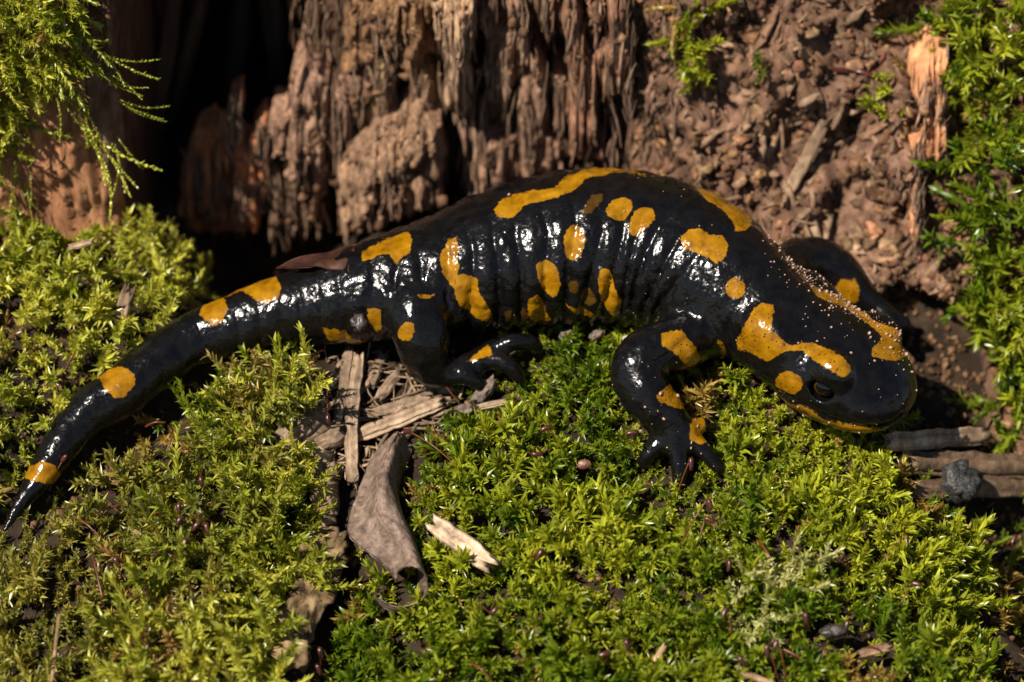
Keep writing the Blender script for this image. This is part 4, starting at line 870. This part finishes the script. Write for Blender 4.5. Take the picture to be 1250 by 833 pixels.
G = G - FW*(.10*fbm(G*2.2, 3, 6)-.05*np.abs(fbm(G*5, 3, 7)))[..., None]
def solid(G, th):
    n_, m_ = G.shape[:2]; du = np.gradient(G, axis=0); dv = np.gradient(G, axis=1); nn = norm(np.cross(du, dv)); A = (G+nn*th).reshape(-1, 3); B = (G-nn*th).reshape(-1, 3); F = gridfaces(n_, m_); k = n_*m_
    rim = np.r_[np.arange(m_), m_*np.arange(1, n_)+m_-1, (n_-1)*m_+np.arange(m_-2, -1, -1), m_*np.arange(n_-2, 0, -1)]; r2 = np.roll(rim, -1)
    return np.vstack([A, B]), np.vstack([F, F[:, ::-1]+k, np.stack([rim, r2, r2+k, rim+k], -1)])
ri, ki = np.meshgrid(np.arange(40), np.arange(30), indexing='ij'); vph = ri/40*11-np.abs(ki-12)/30*5; G = G-FW*(.035*groove(vph, .16)+.06*groove((ki-12)/30, .04))[..., None]
V, F4 = solid(G, .012)
st_ = np.array([catmull([P(px, py, gd(480, 720)-u) for px, py, u in row], 26) for row in ([(520,706,1.05),(522,722,.95),(505,737,.85),(483,741,.75),(466,733,.7),(458,728,.75)],[(513,716,.8),(513,728,.65),(500,741,.6),(483,747,.5),(466,741,.45),(457,738,.5)])])
Gs = np.array([st_[0]*(1-t)+st_[1]*t-FW*.05*sin(pi*t) for t in np.linspace(0, 1, 6)]); V2, F2 = solid(Gs, .012)
LEAF0 = V.mean(0)
lf = add('dead_leaf', None, None, 'curled grey brown dead leaf rolled into a tube at its lower end', 'leaf', at=LEAF0)
add('blade', mesh_np('blade', V, F4, None, M['leaf']), lf, at=V.mean(0)); add('curled_tip', mesh_np('curled_tip', V2, F2, None, M['leaf']), lf, at=V2.mean(0))
vn = [catmull(G[:, k]-FW*.014, 30) for k in (12,)]
V3, F43, F33 = tube(vn[0], np.linspace(.03, .012, 30), 6); add('midrib', mesh_np('midrib', V3, F43, F33, M['leaf']), lf, at=V3.mean(0))
# red brown leaf stuck behind the tail base
rows = [[(338,327),(345,328),(352,329)],[(372,314),(378,321),(384,329)],[(400,306),(408,317),(415,330)],[(420,298),(424,312),(426,333)],[(430,296),(429,310),(426,331)]]
dd_ = [[-.35,-.5,-.62],[-.3,-.55,-.72],[-.25,-.6,-.86],[-.2,-.65,-.93],[-.2,-.65,-.95]]
CP = np.array([[P(*q, d) for q, d in zip(rw, dv)] for rw, dv in zip(rows, dd_)]); g1 = np.array([catmull(CP[:, k], 24) for k in range(3)]).transpose(1, 0, 2); G = np.array([catmull(g1[i], 12) for i in range(24)])
G = G-FW*(.12*fbm(G*2.2, 3, 4))[..., None]+RT*(.10*fbm(G*2.6, 2, 8))[..., None]+UP*(.07*fbm(G*2.6, 2, 9))[..., None]; V, F4 = solid(G, .009); thing('fallen_leaf', V, F4, None, 'redleaf', 'pointed red brown leaf lying over the tail base', 'leaf')
# lumps
def lump(name, px, py, up, r3, mt, label, cat, rough=.4, seed=0, rot=0.0, depth=None, ridg=0.0):
    v0, f0 = ICO3; c = P(px, py, gd(px, py, up) if depth is None else depth); v = v0*(1+rough*fbm(v0*1.6+seed, 4, seed)-ridg*np.abs(fbm(v0*4+seed, 2, seed+2)))[:, None]*np.array(r3)
    a = norm(RT*cos(rot)+UP*sin(rot)); b = norm(np.cross(-FW, a)); V = c+v[:, :1]*a+v[:, 1:2]*b+v[:, 2:]*(-FW)
    thing(name, V, None, f0, mt, label, cat)
lump('rough_lump', 592, 476, .42, (.30,.125,.13), 'scat', 'rough grey brown lump beside the hind toes', 'lump', .5, 3, .95, ridg=.3)
lump('rough_lump', 568, 503, .3, (.16,.13,.12), 'scat', 'smaller dry lump below the rough grey one', 'lump', .5, 5, .3, ridg=.3)
lump('dark_pellet', 1018, 771, .78, (.26,.125,.13), 'pellet', 'small wrinkled black pellet resting on the bright moss', 'pellet', .2, 7, .05, ridg=.35)
lump('flaky_lump', 1167, 590, .85, (.44,.38,.34), 'char', 'flaky grey lump lying on the weathered plank', 'lump', .35, 10, .2, ridg=.45)
lump('seed', 713, 567, .62, (.13,.085,.05), 'seed', 'flat reddish brown seed in the moss left of the front foot', 'seed', .1, 11, .1)
lump('pale_stone', 766, 418, .40, (.17,.12,.1), 'pale', 'whitish pebble tucked behind the bent front elbow', 'pebble', .3, 13, .4)
lump('dirt_clod', 692, 410, .35, (.13,.11,.1), 'scat', 'rough brown clod in the moss under the belly', 'clod', .5, 15, .2, ridg=.3)
lump('dirt_clod', 729, 408, .35, (.16,.1,.1), 'scat', 'crumbly brown clod beside the whitish pebble', 'clod', .5, 17, .6, ridg=.3)
lump('dirt_clod', 437, 393, 0, (.13,.21,.10), 'pellet', 'dark clod stuck on the tail base beside the yellow mark', 'clod', .5, 19, .25, depth=-.90, ridg=.4)
# red stalked moss capsules
def sporophyte(base, tip, drop, label, grp='spore capsules standing out of the moss', cl=.17, cr=.044):
    pb = P(*base, gd(*base, .38)); pt = P(*tip, gd(*tip, .88)); mid = (pb+pt)/2+np.array([0, -.05, .10])*np.linalg.norm(pt-pb)
    path = catmull([pb, mid, pt], 14); o = add('moss_capsule', None, None, label, 'moss capsule', grp, at=pb)
    V, F4, F3 = tube(path, np.linspace(.014, .011, 14), 6); add('seta', mesh_np('seta', V, F4, F3, M['seta']), o, at=pb)
    dv = norm(RT*drop[0]-UP*drop[1]-FW*.2); t0 = norm(path[-1]-path[-2]); cp = np.array([pt+cl*(s*(dv*s+t0*(1-s))) for s in np.linspace(0, 1, 8)])
    V, F4, F3 = tube(cp, cr*np.array([.45, .8, 1, 1.05, 1.05, 1, .9, .6]), 9); add('capsule', mesh_np('capsule', V, F4, F3, M['caps']), o, at=pt)
SPO = [((560,492),(514,442),(-.8,.4),'red capsule on a long stalk touching the hind knee'),((560,572),(502,528),(-1,.1),'dark capsule leaning left above the curled leaf'),
 ((690,560),(672,524),(-1,.2),'capsule in the moss left of the front elbow'),((655,545),(650,553),(1,.1),'reddish capsule lying flat near the seed'),
 ((760,555),(776,530),(-1,0),'capsule beside the left finger of the front foot'),((828,600),(842,562),(.1,1),'red capsule on the middle finger of the front foot'),
 ((580,740),(598,748),(.6,-.5),'curved capsule below the bleached wood chip'),((640,690),(660,672),(-.4,.8),'dark capsule right of the bleached wood chip'),
 ((770,790),(765,782),(.2,1),'tiny capsule in the shaded moss dip'),((830,665),(862,612),(.5,.9),'paired upper capsule below the front foot'),
 ((845,690),(860,636),(1,.2),'paired lower capsule below the front foot'),((846,700),(887,685),(.1,1),'stout capsule hanging left of the pale moss patch'),
 ((895,790),(888,745),(-.4,.6),'hooked capsule beneath the pale moss patch'),((988,770),(984,750),(0,1),'upright capsule above the dark pellet'),
 ((1030,790),(1035,760),(-.3,.8),'capsule touching the dark pellet'),((950,830),(937,790),(0,1),'twin capsule left of the dark pellet'),
 ((960,830),(950,785),(-.5,.9),'second twin capsule left of the dark pellet'),((1070,695),(1104,656),(.2,1),'capsule high on the right shoulder of the cushion'),
 ((1075,690),(1105,650),(0,-1),'upturned capsule on the right shoulder of the cushion'),((1085,765),(1112,715),(.6,0),'lone capsule on the right flank of the cushion'),
 ((1210,690),(1238,655),(-.3,.7),'orange tipped capsule in the dark beside the plank'),((735,820),(742,800),(-1,.1),'capsule lying near the lower twig'),((905,815),(902,803),(.5,.6),'small capsule near the pale twig'),
 ((60,600),(75,565),(.3,-.4),'pink capsule resting against the tail tip ring'),((250,575),(245,582),(.2,1),'capsule on the brownish crest of the mound'),
 ((300,630),(222,615),(-.2,1),'large bent capsule in the cluster below the tail'),((270,640),(225,632),(-.6,.6),'lower bent capsule in the cluster below the tail'),
 ((255,665),(245,640),(-.6,.5),'slim capsule in the cluster below the tail'),((265,690),(252,642),(.2,.7),'black capsule in the cluster below the tail'),
 ((240,680),(228,660),(-.3,.9),'hooked capsule left of the feathery tips'),((240,700),(200,672),(-.9,.6),'curved red capsule at the edge of the feathery moss'),
 ((160,700),(142,682),(.4,.9),'dull capsule among the short green moss'),((150,735),(162,708),(.4,-.1),'capsule on a bent stalk in the short moss'),
 ((130,790),(118,790),(-.2,1),'purplish capsule low in the shaded moss'),((400,455),(400,505),(.1,1),'dark capsule hanging by the upright splinters'),
 ((392,812),(390,793),(.3,1),'upper pink capsule beside the bark plate'),((396,826),(388,812),(.3,1),'lower pink capsule beside the bark plate')]
for b_, t_, dr, lb in SPO: sporophyte(b_, t_, dr, lb)
RST = [((178,521),(201,516),'short orange stem lying in the shade under the tail'),((203,553),(218,522),'bent orange stem under the tail'),((224,519),(250,507),'orange stem pointing at the brownish moss'),
 ((210,562),(235,545),'curved orange stem below the tail'),((122,631),(147,616),'bright red stem left of the capsule cluster'),((90,630),(122,655),'long red stem crossing the short moss'),
 ((128,672),(142,655),'small red stem beside the pale sliver'),((125,730),(112,672),'upright red stem in the short moss'),((170,632),(210,626),'thin red stem leading to the capsule cluster'),
 ((140,770),(180,795),'pinkish stem across the feathery moss'),((375,440),(395,428),'red stem in the dark below the tail base'),((1220,720),(1250,705),'orange stem at the dark right edge'),
 ((925,660),(945,690),'red stem in the bright cushion'),((950,790),(990,815),'long red stem left of the dark pellet'),((575,810),(600,830),'red stem in the moss below the curled leaf'),((1060,790),(1075,795),'short orange stem beside the bark scrap'),((80,452),(97,425),'red stem in the lime moss bank')]
for i, (a, b, lb) in enumerate(RST):
    p0 = P(*a, gd(*a, .66)); p1 = P(*b, gd(*b, .76)); V, F4, F3 = tube(catmull([p0, (p0+p1)/2+np.array([.0, -.03, .07]), p1], 10), np.linspace(.022, .014, 10), 6, rough=.2, seed=i)
    thing('red_stem', V, F4, F3, 'seta', lb, 'stem', group='red moss stems')
